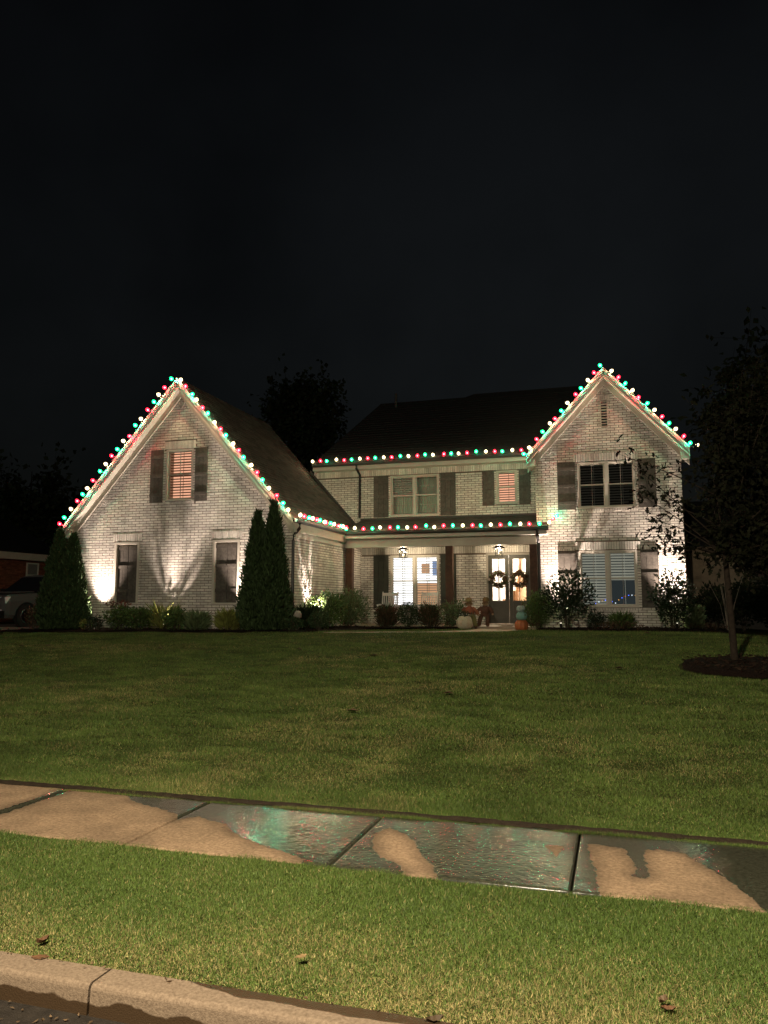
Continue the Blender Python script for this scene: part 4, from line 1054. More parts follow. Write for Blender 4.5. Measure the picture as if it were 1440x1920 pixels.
# foliage helper: folded diamond leaves
def leaf_mesh(name, C, D, L, W, m, parent, fold=.25, lobed=False):
    """C centres (base of leaf), D unit direction, L length, W width arrays"""
    n = len(C); A = np.cross(D, rng.normal(size=(n, 3))); A /= np.linalg.norm(A, axis=1)[:, None]+1e-9; N = np.cross(A, D)
    L = np.broadcast_to(L, (n,))[:, None]; W = np.broadcast_to(W, (n,))[:, None]
    tip = C+D*L
    if lobed:
        outline = [(.0,.05),(.22,.30),(.34,.14),(.52,.55),(.62,.20),(.80,.34),(1.0,.0)]
        Pl = [C+D*L*t+A*W*w+N*W*abs(w)*fold for t, w in outline]; Pr = [C+D*L*t-A*W*w+N*W*abs(w)*fold for t, w in outline]
        V = np.stack(Pl+Pr, 1); q = len(outline); V = V.reshape(-1, 3); k = np.arange(n)[:, None]*2*q
        F = np.concatenate([k+[i, i+1, q+i+1, q+i] for i in range(q-1)], 0)
    else:
        V = np.stack([C, C+D*L*.5+A*W/2+N*W*fold, tip, C+D*L*.5-A*W/2+N*W*fold], 1).reshape(-1, 3); k = np.arange(n)[:, None]*4
        F = np.concatenate([k+[0, 1, 2], k+[0, 2, 3]], 0)
    return np_mesh(name, V, F, m, parent)
def unit(v): return v/(np.linalg.norm(v, axis=1)[:, None]+1e-9)

def wreath(x, z, label):
    y = PY+.005; root = thing('wreath', label, 'wreath', (x, y-.04, z), 'autumn wreaths on the front doors')
    MB().tube([(x+.20*math.cos(a), y-.045, z+.20*math.sin(a)) for a in np.linspace(0, 2*math.pi, 25)], .02, 6).build('ring', 'stem', root)
    n_ = 900; a = rng.uniform(0, 2*math.pi, n_); r = .215+rng.normal(0, .042, n_)
    C = np.stack([x+r*np.cos(a), y-.05+rng.normal(0, .02, n_), z+r*np.sin(a)], 1)
    D = unit(np.stack([-np.sin(a), -.4+0*a, np.cos(a)], 1)+rng.normal(0, .6, (n_, 3)))
    k = rng.random(n_)
    for nm, mm, sel in (('foliage', 'leaf_bronze', k < .6), ('foliage', 'leaf_red', (k >= .6) & (k < .8)), ('foliage', 'leaf_sage', k >= .8)):
        leaf_mesh(nm, C[sel], D[sel], rng.uniform(.05, .10, sel.sum()), .04, mm, root)
    m = MB()
    for s in (-1, 1): m.prism([(x-.22, y-.085, z-.01), (x-.22+s*.10, y-.085, z+.05), (x-.22+s*.12, y-.085, z), (x-.22+s*.10, y-.085, z-.05)], (0, .02, 0))
    m.build('bow', 'ribbon', root)
for (a, lb) in (((DOOR[0]+.073+dm-.004)/2, 'leafy autumn wreath with pale bow on the door next to the straw figures'), ((dm+.004+DOOR[1]-.073)/2, 'leafy autumn wreath with pale bow on the door showing the staircase')):
    wreath(a, 2.37, lb)

def pumpkin(name, x, y, z, r, h, m, label, group=None, ribs=9, cat='pumpkin', parent=None):
    root = thing(name, label, cat, (x, y, z), group)
    prof = [(r*.30,h*.06),(r*.62,0),(r*.90,h*.18),(r,h*.45),(r*.93,h*.72),(r*.68,h*.93),(r*.34,h*.99),(r*.12,h*.92)]
    MB().lathe(prof, (x,y,z), 54, rib=lambda th, t: 1-.11*(1-abs(math.sin(th*ribs/2)))**2*min(1, 4*t*(1-t)+.25)).build('flesh', m, root, True)
    MB().tube([(x,y,z+h*.90),(x+.01,y,z+h*1.05),(x+.035,y,z+h*1.2)], [r*.16,r*.10,r*.11], 7).build('stem', 'pumpkin_stem', root, True)
    return root
pz = lambda x, y: gz(x, y)
px, py = float(at_y(871, 1180, 23.7)[0]), 23.7
pumpkin('pumpkin', px, py, gz(px, py)-.01, .25, .44, 'pumpkin_white', 'large ribbed white pumpkin on the path below the straw figures')
# dark garland with pale berries on the white pumpkin's shoulder
n_ = 160; C = np.c_[rng.normal(px+.02, .11, n_), rng.normal(py-.04, .07, n_), rng.normal(gz(px, py)+.46, .035, n_)]
g_ = thing('garland', 'dark leafy garland with pale flowers on top of the white pumpkin', 'garland', (px, py, gz(px, py)+.44))
leaf_mesh('foliage', C, unit(rng.normal(size=(n_, 3))), .07, .035, 'leaf_holly', g_)
for k in range(5): MB().lathe([(.005,-.02),(.022,0),(.005,.02)], (px-.12+.07*k, py-.12, gz(px, py)+.45+.02*(k % 2)), 8).build('flower', 'ribbon', g_)
sx_, sy_ = float(at_y(978, 1180, 23.85)[0]), 23.85; z0_ = gz(sx_, sy_)-.01
pumpkin('pumpkin', sx_, sy_, z0_, .21, .33, 'pumpkin_orange', 'orange pumpkin at the foot of the stack by the doors')
pumpkin('pumpkin', sx_+.01, sy_, z0_+.32, .175, .25, 'pumpkin_teal', 'teal pumpkin in the middle of the stack by the doors')
pumpkin('pumpkin', sx_-.01, sy_, z0_+.56, .135, .20, 'pumpkin_pale', 'mottled pale pumpkin on top of the stack by the doors')

def scarecrow(x, y, z, s, shirt, legs, label, tilt):
    """stuffed straw figure leaning by the wall; s overall height"""
    root = thing('straw_doll', label, 'scarecrow', (x, y, z), 'straw figures by the door')
    bpy_tilt = math.sin(tilt)
    def P(a, b, c): return (x+(a+c*bpy_tilt)*s, y+b*s, z+c*s)
    legs_m = MB()
    for k in (-1, 1): legs_m.tube([P(k*.10,0,.40),P(k*.13,-.02,.22),P(k*.15,-.03,.04)], [.085*s,.075*s,.07*s], 9)
    legs_m.tube([P(0,0,.34),P(0,0,.47)], [.14*s,.15*s], 10)
    legs_m.build('trousers', legs, root, True)
    for k in (-1, 1): MB().tube([P(k*.15,.03,.03),P(k*.16,-.06,.025),P(k*.17,-.13,.02)], [.05*s,.055*s,.035*s], 8).build('boot', 'cloth_brown', root, True)
    t = MB(); t.tube([P(0,0,.44),P(0,-.01,.55),P(0,0,.66),P(0,0,.71)], [.145*s,.16*s,.13*s,.06*s], 12)
    for k in (-1, 1): t.tube([P(k*.11,0,.65),P(k*.23,-.03,.55),P(k*.29,-.06,.44)], [.065*s,.06*s,.055*s], 8)
    t.build('shirt', shirt, root, True)
    for k in (-1, 1): MB().tube([P(k*.285,-.055,.455),P(k*.30,-.07,.41),P(k*.305,-.075,.385)], [.03*s,.045*s,.02*s], 7).build('hand', 'burlap', root, True)
    MB().lathe([(.03*s,0),(.085*s,.03*s),(.105*s,.09*s),(.09*s,.15*s),(.04*s,.185*s)], P(0,0,.70), 14).build('head', 'burlap', root, True)
    for k in (-1, 1): MB().lathe([(.003,-.008*s),(.014*s,0),(.003,.008*s)], P(k*.04,-.098,.80), 6).build('eye', 'black_metal', root)
    MB().lathe([(.21*s,0),(.215*s,.012*s),(.12*s,.03*s),(.11*s,.10*s),(.06*s,.145*s),(.01*s,.15*s)], P(0,.01,.855), 16).build('hat', 'straw', root, True)
    n_ = 60; a = rng.uniform(math.pi*.9, 2.1*math.pi, n_); C = np.array([P(.10*math.cos(t), .10*math.sin(t), .85) for t in a])
    leaf_mesh('hair', C, unit(np.c_[.4*np.cos(a), .4*np.sin(a), -np.ones(n_)]), .11*s, .014*s, 'straw', root)
a = at_y(884, 1170, 24.15); scarecrow(float(a[0]), 24.15, .80, .95, 'cloth_orange', 'cloth_olive', 'straw hatted doll in orange shirt and olive trousers by the door', -.10)
a = at_y(906, 1170, 24.55); scarecrow(float(a[0]), 24.55, .84, .92, 'cloth_brown', 'cloth_brown', 'straw hatted doll in brown clothes leaning next to the doors', .12)

# front path
def path_mesh():
    ys = np.linspace(18.9, BY-.26, 30); V = []
    for y in ys:
        c = -3.4-3.2*max(0, min(1, (23.6-y)/4.5))**1.6
        for t in (-.76, 0, .76): V.append((c+t, y, gz(c+t, y)+.015))
    V = np.array(V); i = (np.arange(29)[:, None]*3+np.arange(2)[None, :]).ravel()
    return np_mesh('path', V, np.c_[i, i+1, i+4, i+3], 'path')
struct(path_mesh())
# mulch beds
def bed(name, poly, lift=.05, chips=500):
    """irregular mulched bed over the lawn: poly of (x, y)"""
    P = np.array(poly); c = P.mean(0); ring_ = []
    for i in range(len(P)):
        a, b = P[i], P[(i+1) % len(P)]; k = max(2, int(np.linalg.norm(b-a)/.15))
        for t in range(k): ring_.append(a+(b-a)*t/k+rng.normal(0, .02, 2))
    ring_ = np.array(ring_); V = []; n_ = len(ring_)
    for s, l in ((1, .004), (.96, lift), (.6, lift*1.4), (.05, lift*1.4)):
        q = c+(ring_-c)*s; V.append(np.c_[q, lawn_z(q[:, 0], q[:, 1])+l+(.02*vnoise(q[:, 0], q[:, 1], 7) if l > .01 else 0)])
    V = np.concatenate(V); F = []
    for r_ in range(3):
        for j in range(n_): F.append((r_*n_+j, r_*n_+(j+1) % n_, (r_+1)*n_+(j+1) % n_, (r_+1)*n_+j))
    o = struct(np_mesh(name, V, np.array(F), 'mulch', smooth=True))
    w = rng.dirichlet(np.ones(3), chips); k = rng.integers(0, n_, chips); u = np.sqrt(rng.random(chips))[:, None]
    q = c+(ring_[k]-c)*u*.97; C = np.c_[q, lawn_z(q[:, 0], q[:, 1])+lift*1.3+.02]
    D = unit(np.c_[rng.normal(size=(chips, 2)), rng.normal(0, .25, chips)])
    ch = leaf_mesh('bark_chips', C, D, rng.uniform(.04, .10, chips), .03, 'chip', o); ch['kind'] = 'stuff'
    return o
bed('flower_bed', [(-18.0,18.75),(-8.0,18.95),(-7.6,20.6),(-7.2,22.6),(-7.0,23.4),(-5.0,23.4),(-4.4,23.7),(-4.4,24.2),(-8.7,24.2),(-8.75,20.15),(-16.4,20.15),(-17.6,20.6)], .05, 1800)
bed('flower_bed', [(-2.4,23.6),(-.6,23.5),(1.6,23.6),(3.2,23.9),(3.6,24.9),(2.2,25.1),(2.0,24.75),(-2.4,24.75)], .05, 700)

# ------------------------------------------------------------------ plants
def plant_root(name, label, cat, x, y, group=None): return thing(name, label, cat, (x, y, gz(x, y)+.02), group)
def stems(root, x, y, h, n_, spread, m='stem', r=.012):
    z = gz(x, y)-.03; t = MB()
    for k in range(n_):
        a = rng.uniform(0, 2*math.pi); s = rng.uniform(.3, 1)*spread
        t.tube([(x+.03*math.cos(a), y+.03*math.sin(a), z), (x+.45*s*math.cos(a), y+.45*s*math.sin(a), z+h*.45), (x+s*math.cos(a), y+s*math.sin(a), z+h*.85)], [r, r*.75, r*.3], 5)
    return t.build('stem', m, root)
def ground_z(x, y): return gz(x, y)+.02
def arborvitae(x, y, h, r, label, n_=9000):
    root = plant_root('arborvitae', label, 'conifer', x, y, 'arborvitae by the garage gable'); z = ground_z(x, y)
    MB().tube([(x,y,z-.05),(x,y,z+h*.5),(x,y,z+h*.92)], [.06,.035,.01], 7).build('trunk', 'bark', root)
    t = rng.beta(1.0, 1.35, n_); a = rng.uniform(0, 2*math.pi, n_)
    pr_ = np.where(t < .14, .78+.22*t/.14, (1-((t-.14)/.86))**.72)
    lump = .66+.40*vnoise(a*2.2, t*9, 1.0, 3)+.34*vnoise(a*5.1+7, t*22, 1.0, 4)
    rr = r*pr_*lump*np.sqrt(rng.uniform(.18, 1, n_))
    C = np.c_[x+rr*np.cos(a), y+rr*np.sin(a), z+.04+t*h*.97]
    D = unit(np.c_[np.cos(a)*.45, np.sin(a)*.45, np.ones(n_)]+rng.normal(0, .25, (n_, 3)))
    leaf_mesh('foliage', C, D, rng.uniform(.08, .16, n_)*np.where(rng.random(n_) < .06, 1.8, 1), rng.uniform(.03, .055, n_), 'leaf_arbor', root)
    k = 1600; t = rng.random(k); a = rng.uniform(0, 2*math.pi, k); rr = r*.45*(1-t)**.7*np.sqrt(rng.random(k))   # heartwood sprays
    leaf_mesh('inner_foliage', np.c_[x+rr*np.cos(a), y+rr*np.sin(a), z+.05+t*h*.9], unit(np.c_[rng.normal(0, .3, (k, 2)), np.ones(k)]), .22, .14, 'leaf_arbor', root)
def shrub(name, label, x, y, rx, ry, h, leaf, n_, L, W, up=.5, cat='shrub', group='shrubs in the beds', base=0.05, dense=.5, lumps=2.6, ns=7, stemm='stem', shell=.45):
    """leafy shrub: lumpy ellipsoid of leaves on stems; base: clear height below the leaves"""
    root = plant_root(name, label, cat, x, y, group); z = ground_z(x, y)
    stems(root, x, y, h, ns, min(rx, ry)*.7, stemm)
    u = unit(rng.normal(size=(n_, 3))); q = rng.random(n_)**(shell)
    s1 = vnoise(u[:, 0]*lumps+u[:, 2]*1.7, u[:, 1]*lumps+x*3.1, 1.0, 2)
    q = q*(.66+.52*s1)
    hc = (h-base)/2
    C = np.c_[x+u[:, 0]*rx*q, y+u[:, 1]*ry*q, z+base+hc+u[:, 2]*hc*q*1.05]
    D = unit(u*np.array([1, 1, .6])+np.array([0, 0, up])+rng.normal(0, .45, (n_, 3)))
    leaf_mesh('foliage', C, D, rng.uniform(.6, 1.3, n_)*L, rng.uniform(.7, 1.2, n_)*W, leaf, root)
    return root
def spiky(name, label, x, y, r, h, leaf, n_, group='shrubs in the beds', L=.35, W=.022):
    root = plant_root(name, label, 'shrub', x, y, group); z = ground_z(x, y)
    stems(root, x, y, h*.7, 8, r*.6)
    a = rng.uniform(0, 2*math.pi, n_); s = np.sqrt(rng.random(n_)); t = rng.random(n_)
    C = np.c_[x+r*.55*s*np.cos(a), y+r*.55*s*np.sin(a), z+.03+h*.55*t]
    D = unit(np.c_[np.cos(a)*s*.9, np.sin(a)*s*.9, .75+0*a]+rng.normal(0, .22, (n_, 3)))
    leaf_mesh('foliage', C, D, rng.uniform(.5, 1.1, n_)*L, W, leaf, root)
    return root
# arborvitae pairs flanking the garage gable
X_ = lambda px_, Y: float(at_y(px_, 1170, Y)[0])
arborvitae(X_(104, 19.3), 19.30, 3.00, .52, 'dark arborvitae by the driveway, outer one of the shorter broad pair', 11000)
arborvitae(X_(131, 19.45), 19.45, 2.90, .50, 'dark arborvitae nearest the first boarded window, inner one of the broad pair', 10000)
arborvitae(X_(480, 19.35), 19.35, 3.35, .50, 'slim arborvitae next to the second boarded window, shorter tip of the twin pair', 9000)
arborvitae(X_(510, 19.45), 19.45, 3.62, .52, 'tallest slim arborvitae beside the black downspout at the garage corner', 9000)
# bed under the gable
shrub('shrub', 'small dark seedling shrub in front of the brightest patch of wall', X_(172,19.1), 19.1, .16, .16, .42, 'leaf_holly', 160, .07, .045)
shrub('shrub', 'tiny upright shrub beside the brightest patch of wall', X_(185,19.2), 19.2, .12, .12, .48, 'leaf_holly', 120, .07, .045)
shrub('shrub', 'low pale leaved ground shrub at the foot of the broad arborvitae', X_(163,19.45), 19.45, .22, .2, .34, 'leaf_yellow', 220, .07, .04)
shrub('rose_bush', 'broad dark rose bush with reddish tips below the first boarded window', X_(226,19.25), 19.25, .48, .4, .72, 'leaf_box', 1500, .075, .045, dense=.6)
shrub('rose_bush', 'dark rose bush between the reddish one and the bright uplight', X_(262,19.3), 19.3, .46, .4, .70, 'leaf_box', 1500, .075, .045)
shrub('shrub', 'reddish new growth topping the rose bush under the boarded window', X_(222,19.3), 19.3, .40, .3, .86, 'leaf_red', 130, .08, .045, base=.62)
spiky('shrub', 'thin yellow green shrub glowing in front of the uplight', -12.60, 19.70, .42, .86, 'leaf_yellow', 430, L=.50, W=.032)
shrub('shrub', 'rounded dark green shrub just past the uplight under the gable', X_(330,19.2), 19.2, .42, .38, .66, 'leaf_box', 1300, .075, .042)
spiky('shrub', 'loose olive shrub between the rounded one and the second boarded window', X_(370,19.2), 19.2, .46, .72, 'leaf_sage', 950, L=.26, W=.03)
spiky('shrub', 'light yellow green shrub below the second boarded window', X_(428,19.25), 19.25, .48, .78, 'leaf_yellow', 950, L=.28, W=.028)
# garage side bed
spiky('shrub', 'spiky dark shrub at the garage side wall near the grey dome', X_(578,20.6), 20.6, .5, .95, 'leaf_holly', 900, L=.34, W=.035)
shrub('shrub', 'large loose green shrub in front of the garage side uplight', X_(612,21.6), 21.6, .68, .6, 1.12, 'leaf_box', 2400, .09, .045, lumps=3.4)
shrub('shrub', 'tall feathery grey green shrub hiding the first cedar post', X_(655,23.2), 23.2, .72, .6, 1.22, 'leaf_sage', 3000, .09, .032, up=.9, lumps=3.6)
shrub('shrub', 'small clipped round shrub by the lawn in front of the loose green shrub', X_(597,19.9), 19.9, .33, .32, .55, 'leaf_arbor', 1500, .05, .022, shell=.3)
shrub('shrub', 'low dark round shrub at the foot of the black downspout', X_(549,19.4), 19.4, .32, .3, .40, 'leaf_arbor', 900, .05, .026, shell=.3)
# porch bed: clipped balls and bronze tufts
spiky('shrub', 'bronze tufted shrub below the first rocking chair', X_(725,23.9), 23.9, .46, .95, 'leaf_bronze', 600, L=.34, W=.03)
shrub('shrub', 'dark vase shaped shrub inside the bronze tufts below the first rocking chair', X_(724,23.95), 23.95, .36, .34, .72, 'leaf_arbor', 2200, .055, .026, shell=.3)
shrub('shrub', 'smooth clipped dark ball shrub between the two bronze tufted ones', X_(766,23.95), 23.95, .38, .36, .82, 'leaf_arbor', 3200, .05, .024, shell=.28, lumps=1.0)
shrub('shrub', 'dark shrub with bronze tips in front of the second rocking chair', X_(806,23.95), 23.95, .38, .36, .82, 'leaf_arbor', 2300, .055, .026, shell=.32)
spiky('shrub', 'bronze new shoots over the shrub in front of the second rocking chair', X_(806,23.9), 23.9, .42, .98, 'leaf_bronze', 420, L=.34, W=.03)
shrub('shrub', 'loose small leaved shrub hiding the foot of the middle cedar post', X_(845,23.85), 23.85, .44, .4, .88, 'leaf_sage', 1100, .06, .04, lumps=4)
shrub('shrub', 'leafy shrub between the middle post and the straw figures', X_(862,24.2), 24.2, .30, .3, .95, 'leaf_box', 420, .07, .045, lumps=4)
shrub('shrub', 'dense dark upright shrub by the downspout right after the front doors', X_(1008,23.95), 23.95, .44, .4, 1.20, 'leaf_box', 2600, .065, .04)
# bay bed
shrub('camellia_bush', 'open dark round shrub on bare stems before the lower bay window', X_(1064,23.9), 23.9, .80, .6, 1.74, 'leaf_holly', 2100, .105, .065, base=.20, lumps=3.4, ns=12, shell=.55)
shrub('shrub', 'small dark mounded shrub under the middle of the bay window', X_(1118,23.85), 23.85, .34, .3, .56, 'leaf_holly', 900, .06, .035)
spiky('shrub', 'low grassy shrub under the bay window beyond the mounded one', X_(1166,23.9), 23.9, .46, .62, 'leaf_box', 700, L=.28, W=.03)
shrub('flowering_groundcover', 'low pale flowering ground cover edging the bed under the bay window', X_(1160,23.6), 23.6, .70, .18, .26, 'leaf_bronze', 420, .06, .035, cat='ground cover')
shrub('camellia_bush', 'upright dark glossy shrub at the outer house corner', X_(1262,23.95), 23.95, .62, .52, 1.70, 'leaf_holly', 2200, .10, .06, base=.14, lumps=3, ns=10, shell=.5)
spiky('shrub', 'pale lit shrub just round the house corner past the glossy one', X_(1303,24.4), 24.4, .36, 1.05, 'leaf_sage', 520, L=.22, W=.07)
shrub('flowering_groundcover', 'thin ground cover trailing along the bed past the house corner', X_(1320,24.2), 24.2, .85, .15, .22, 'leaf_bronze', 260, .06, .035, cat='ground cover')
# dark hedge masses at the side yard
for px_, Y, h, lb in ((1345,27.5,1.5,'dark hedge shrub next to the pale lit shrub in the side yard'), (1395,27.2,1.7,'dark hedge shrub directly behind the bare many-stemmed shrub'), (1450,27.0,1.7,'dark hedge shrub past the bare stems in the unlit side yard'), (1510,26.8,1.6,'last dark hedge shrub farthest from the house corner')):
    shrub('hedge_shrub', lb, X_(px_, Y), Y, .75, .6, h, 'leaf_far', 1500, .13, .08, group='hedge in the side yard')
# bare V-shaped stems behind the young oak
bx, by = X_(1366, 25.5), 25.5; bs = plant_root('bare_shrub', 'bare many-stemmed shrub rising behind the young tree trunk', 'shrub', bx, by); t = MB(); z = gz(bx, by)
for k in range(9):
    a = rng.uniform(-1, 1); t.tube([(bx+.05*a, by, z-.05), (bx+.22*a, by+rng.normal(0, .1), z+.8), (bx+.62*a, by+rng.normal(0, .15), z+1.75+rng.uniform(-.2, .2))], [.010,.008,.003], 5)
t.build('stem', 'twig', bs)

# ------------------------------------------------------------------ trees
def tree(name, label, x, y, z, h, r0, fork, crown, leaf, nleaf, L, W, lean=0.0, group=None, lobed=False, nl=26, extra=()):
    """crown: (cx, cy, cz, rx, ry, rz)"""
    root = thing(name, label, 'tree', (x, y, z), group); tr = MB()
    top = np.array((crown[0], crown[1], crown[2]+crown[5]*.75))
    p0, p1 = np.array((x, y, z-.1)), np.array((x+lean, y, z+fork))
    tr.tube([p0, p0+(0,0,.25), (p0+p1)/2+(0,0,.1), p1, (p1+top)/2, top], [r0*1.5, r0*1.05, r0*.92, r0*.75, r0*.4, r0*.08], 10)
    C, tips = [], []
    for k in range(nl):
        u = rng.normal(size=3); u /= np.linalg.norm(u); u[2] = u[2] if lobed else abs(u[2])*.9-.25*(k % 3 == 0)
        e = np.array((crown[0]+u[0]*crown[3]*.9, crown[1]+u[1]*crown[4]*.9, crown[2]+u[2]*crown[5]*.9)); tips.append(e)
    exl = [np.array(e) for e in extra]; ex = {id(e) for e in exl}; tips += exl
    for e in tips:
        f_ = rng.uniform(.0, .55); s = p1+(top-p1)*f_
        if e[2] < s[2]-.2: s = p1
        mid = (s+e)/2+np.array((0, 0, .06*h*rng.uniform(0, .5)))
        tr.tube([s, mid, e], [r0*.30*(1-f_*.6), r0*.16, r0*.04], 6)
        for t_ in np.linspace(.35, 1, 6):
            c = s+(mid-s)*t_*2 if t_ < .5 else mid+(e-mid)*(t_*2-1); C.append((c, t_ if id(e) not in ex else -t_))
    tr.build('trunk', 'bark', root, True)
    tw = MB(); P, D = [], []
    per = nleaf//len(C)
    for c, t_ in C:
        thin = t_ < 0; t_ = abs(t_)
        if thin and t_ < .6: continue
        sp = (.16+.22*t_)*min(crown[3:6])*(.45 if thin else .9)
        for q in range(3):
            d = rng.normal(0, 1, 3)*sp*.75; e = c+d; tw.tube([c, c+d*.5+(0,0,.02), e], [r0*.05, r0*.035, r0*.015], 4)
            n1 = max(2, per//(7 if thin else 3)); a = rng.random((n1, 1))*1.15; P.append(c+d*a+rng.normal(0, L*.55, (n1, 3))); D.append(d/np.linalg.norm(d)*.7+rng.normal(0, .7, (n1, 3))+np.array((0, 0, -.15)))
    tw.build('twigs', 'bark', root, kind='stuff')
    P = np.concatenate(P); D = unit(np.concatenate(D)); n1 = len(P)
    leaf_mesh('crown', P, D, rng.uniform(.7, 1.25, n1)*L, rng.uniform(.7, 1.2, n1)*W, leaf, root, lobed=lobed)
    return root
ty = 12.5
for _ in range(40):
    q_ = at_y(1378, 1247, ty); ty += (q_[2]-gz(q_[0], ty))*1.5
tx = float(at_y(1378, 1247, ty)[0]); tz = gz(tx, ty); KT = ty/14.35
print('oak at', tx, ty, tz)
def kt(x, y, z): return (x*KT, ty+(y-14.35)*KT, CAMZ+(z-CAMZ)*KT)   # crown heights as seen against the house
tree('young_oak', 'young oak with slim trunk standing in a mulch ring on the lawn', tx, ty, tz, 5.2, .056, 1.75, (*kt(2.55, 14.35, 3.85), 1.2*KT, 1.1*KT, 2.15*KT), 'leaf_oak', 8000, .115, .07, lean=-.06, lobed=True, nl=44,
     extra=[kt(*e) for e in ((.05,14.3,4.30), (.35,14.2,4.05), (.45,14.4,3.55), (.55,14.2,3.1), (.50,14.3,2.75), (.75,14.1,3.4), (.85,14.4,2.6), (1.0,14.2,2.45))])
mr_ = [(tx+.12+.95*math.cos(a), ty-.30+.95*math.sin(a)) for a in np.linspace(0, 2*math.pi, 17)[:-1]]
bed('mulch_ring', mr_, .06, 500)
# far trees, dark against the night sky
tree('tall_tree', 'tall broad tree standing behind the roof valley of the house', -18.8, 45, .7, 16, .28, 7, (-18.9, 45, 13.0, 3.0, 2.6, 3.9), 'leaf_far', 5200, .36, .26, nl=30)
tree('tall_tree', 'dark bushy tree behind the neighbouring red brick house', -35.5, 40, .4, 10, .25, 3, (-35.5, 40, 7.2, 4.2, 3, 3.6), 'leaf_far', 3600, .4, .28)
tree('tall_tree', 'dark tree filling the gap past the broad arborvitae', -29.5, 42, .4, 8, .22, 2.4, (-29.5, 42, 5.4, 3.0, 2.6, 2.6), 'leaf_far', 3000, .38, .26)
tree('tall_tree', 'high dark tree rising beyond the side yard hedge', 8.2, 40, .2, 15, .3, 5, (8.0, 40, 10.0, 4.2, 3.2, 5.0), 'leaf_far', 4600, .4, .28)

# ------------------------------------------------------------------ small things in the beds and lawn
dx, dy = X_(557, 19.75), 19.75; dz = ground_z(dx, dy)
ud = thing('vent_dome', 'pale grey dome lid on a short post by the black downspout', 'utility box', (dx, dy, dz))
MB().tube([(dx,dy,dz-.05),(dx,dy,dz+.42)], .05, 10).build('post', 'plastic_grey', ud)
MB().lathe([(.07,0),(.12,.02),(.125,.12),(.09,.19),(.03,.215)], (dx,dy,dz+.36), 14).build('lid', 'plastic_grey', ud, True)
def fallen_leaf(px_, py_, z, L, label, yaw, m='leaf_dead', curl=.5):
    p = at_z(px_, py_, z); c, s_ = math.cos(yaw), math.sin(yaw); V, F = [], []
    ts = np.linspace(0, 1, 7)
    for t in ts:
        w = .34*L*math.sin(math.pi*min(1, t*.92+.05))**.8*(1 if int(t*6) % 2 == 0 else .72)
        for k in (-1, 0, 1):
            a, b = (t-.5)*L, k*w; V.append((p[0]+a*c-b*s_, p[1]+a*s_+b*c, z-.014+curl*L*(.35*(t-.5)**2*2+.28*abs(k))))
    F = [(i*3+k, (i+1)*3+k, (i+1)*3+k+1, i*3+k+1) for i in range(6) for k in (0, 1)]
    m_ = MB(); m_.v, m_.f = V, F
    o = m_.build('fallen_leaf', m, None, origin=(p[0], p[1], z)); return tag(o, label, 'leaf', 'fallen leaves')
fallen_leaf(80, 1762, .0, .06, 'curled brown leaf standing upright in the grass at the kerb', 1.2, curl=1.1)
fallen_leaf(76, 1789, .004, .085, 'flat pinkish brown leaf lying across the kerb top', .25, curl=.1)
fallen_leaf(565, 1788, .015, .06, 'small tan leaf sliver in the straw coloured verge grass', .9, 'straw', .2)
fallen_leaf(1253, 1886, .004, .058, 'crumpled orange brown leaf in the verge grass', .2, curl=.5)
fallen_leaf(1243, 1872, .02, .06, 'small dark crumpled leaf next to the orange brown one', 1.0, 'leaf_bronze', .8)
fallen_leaf(815, 1908, .0, .07, 'dark leaf at the grass edge above the kerb', .6, 'leaf_bronze', .6)
fallen_leaf(1270, 1696, .004, .06, 'small curled leaf on the dry slab by the grass', .1, 'leaf_bronze', .4)
for k, (px_, py_) in enumerate(((90,1210),(300,1216),(560,1219),(700,1222),(1215,1203),(1160,1228),(40,1208),(840,1300),(660,1335))):
    q = at_z(px_, py_, .70); Y = q[1]
    for _ in range(6):
        zz = gz(*at_y(px_, py_, Y)[:2]); Y = float(at_z(px_, py_, min(zz, 1.2))[1]); Y = min(max(Y, 6.2), 18.3)
    P_ = at_y(px_, py_, Y); zz = gz(P_[0], P_[1])
    m_ = MB(); L_ = .09
    m_.v = [(P_[0]-L_, P_[1], zz+.03), (P_[0], P_[1]-.05, zz+.055), (P_[0]+L_, P_[1], zz+.035), (P_[0], P_[1]+.05, zz+.06)]; m_.f = [(0,1,2),(0,2,3)]
    tag(m_.build('fallen_leaf', 'leaf_bronze', None, origin=(P_[0], P_[1], zz)), 'dark fallen leaf lying on the mown lawn', 'leaf', 'leaves scattered on the lawn')

# leaf scraps and grit washed along the gutter and the kerb top
n_ = 420; gx = rng.uniform(-5.5, 2.5, n_); gy = np.where(rng.random(n_) < .75, 2.97-np.abs(rng.normal(0, .10, n_)), 3.15-np.abs(rng.normal(0, .015, n_)))
gzv = np.where(gy < 3.0, -.128, -.009)
gl = leaf_mesh('gutter_litter', np.c_[gx, gy, gzv+.006], unit(np.c_[rng.normal(size=(n_, 2)), rng.normal(0, .15, n_)]), rng.uniform(.008, .035, n_), rng.uniform(.006, .016, n_), 'leaf_bronze', None)
gl['kind'] = 'stuff'; tag(gl, 'scraps of leaf and grit washed along the kerb and gutter', 'litter')
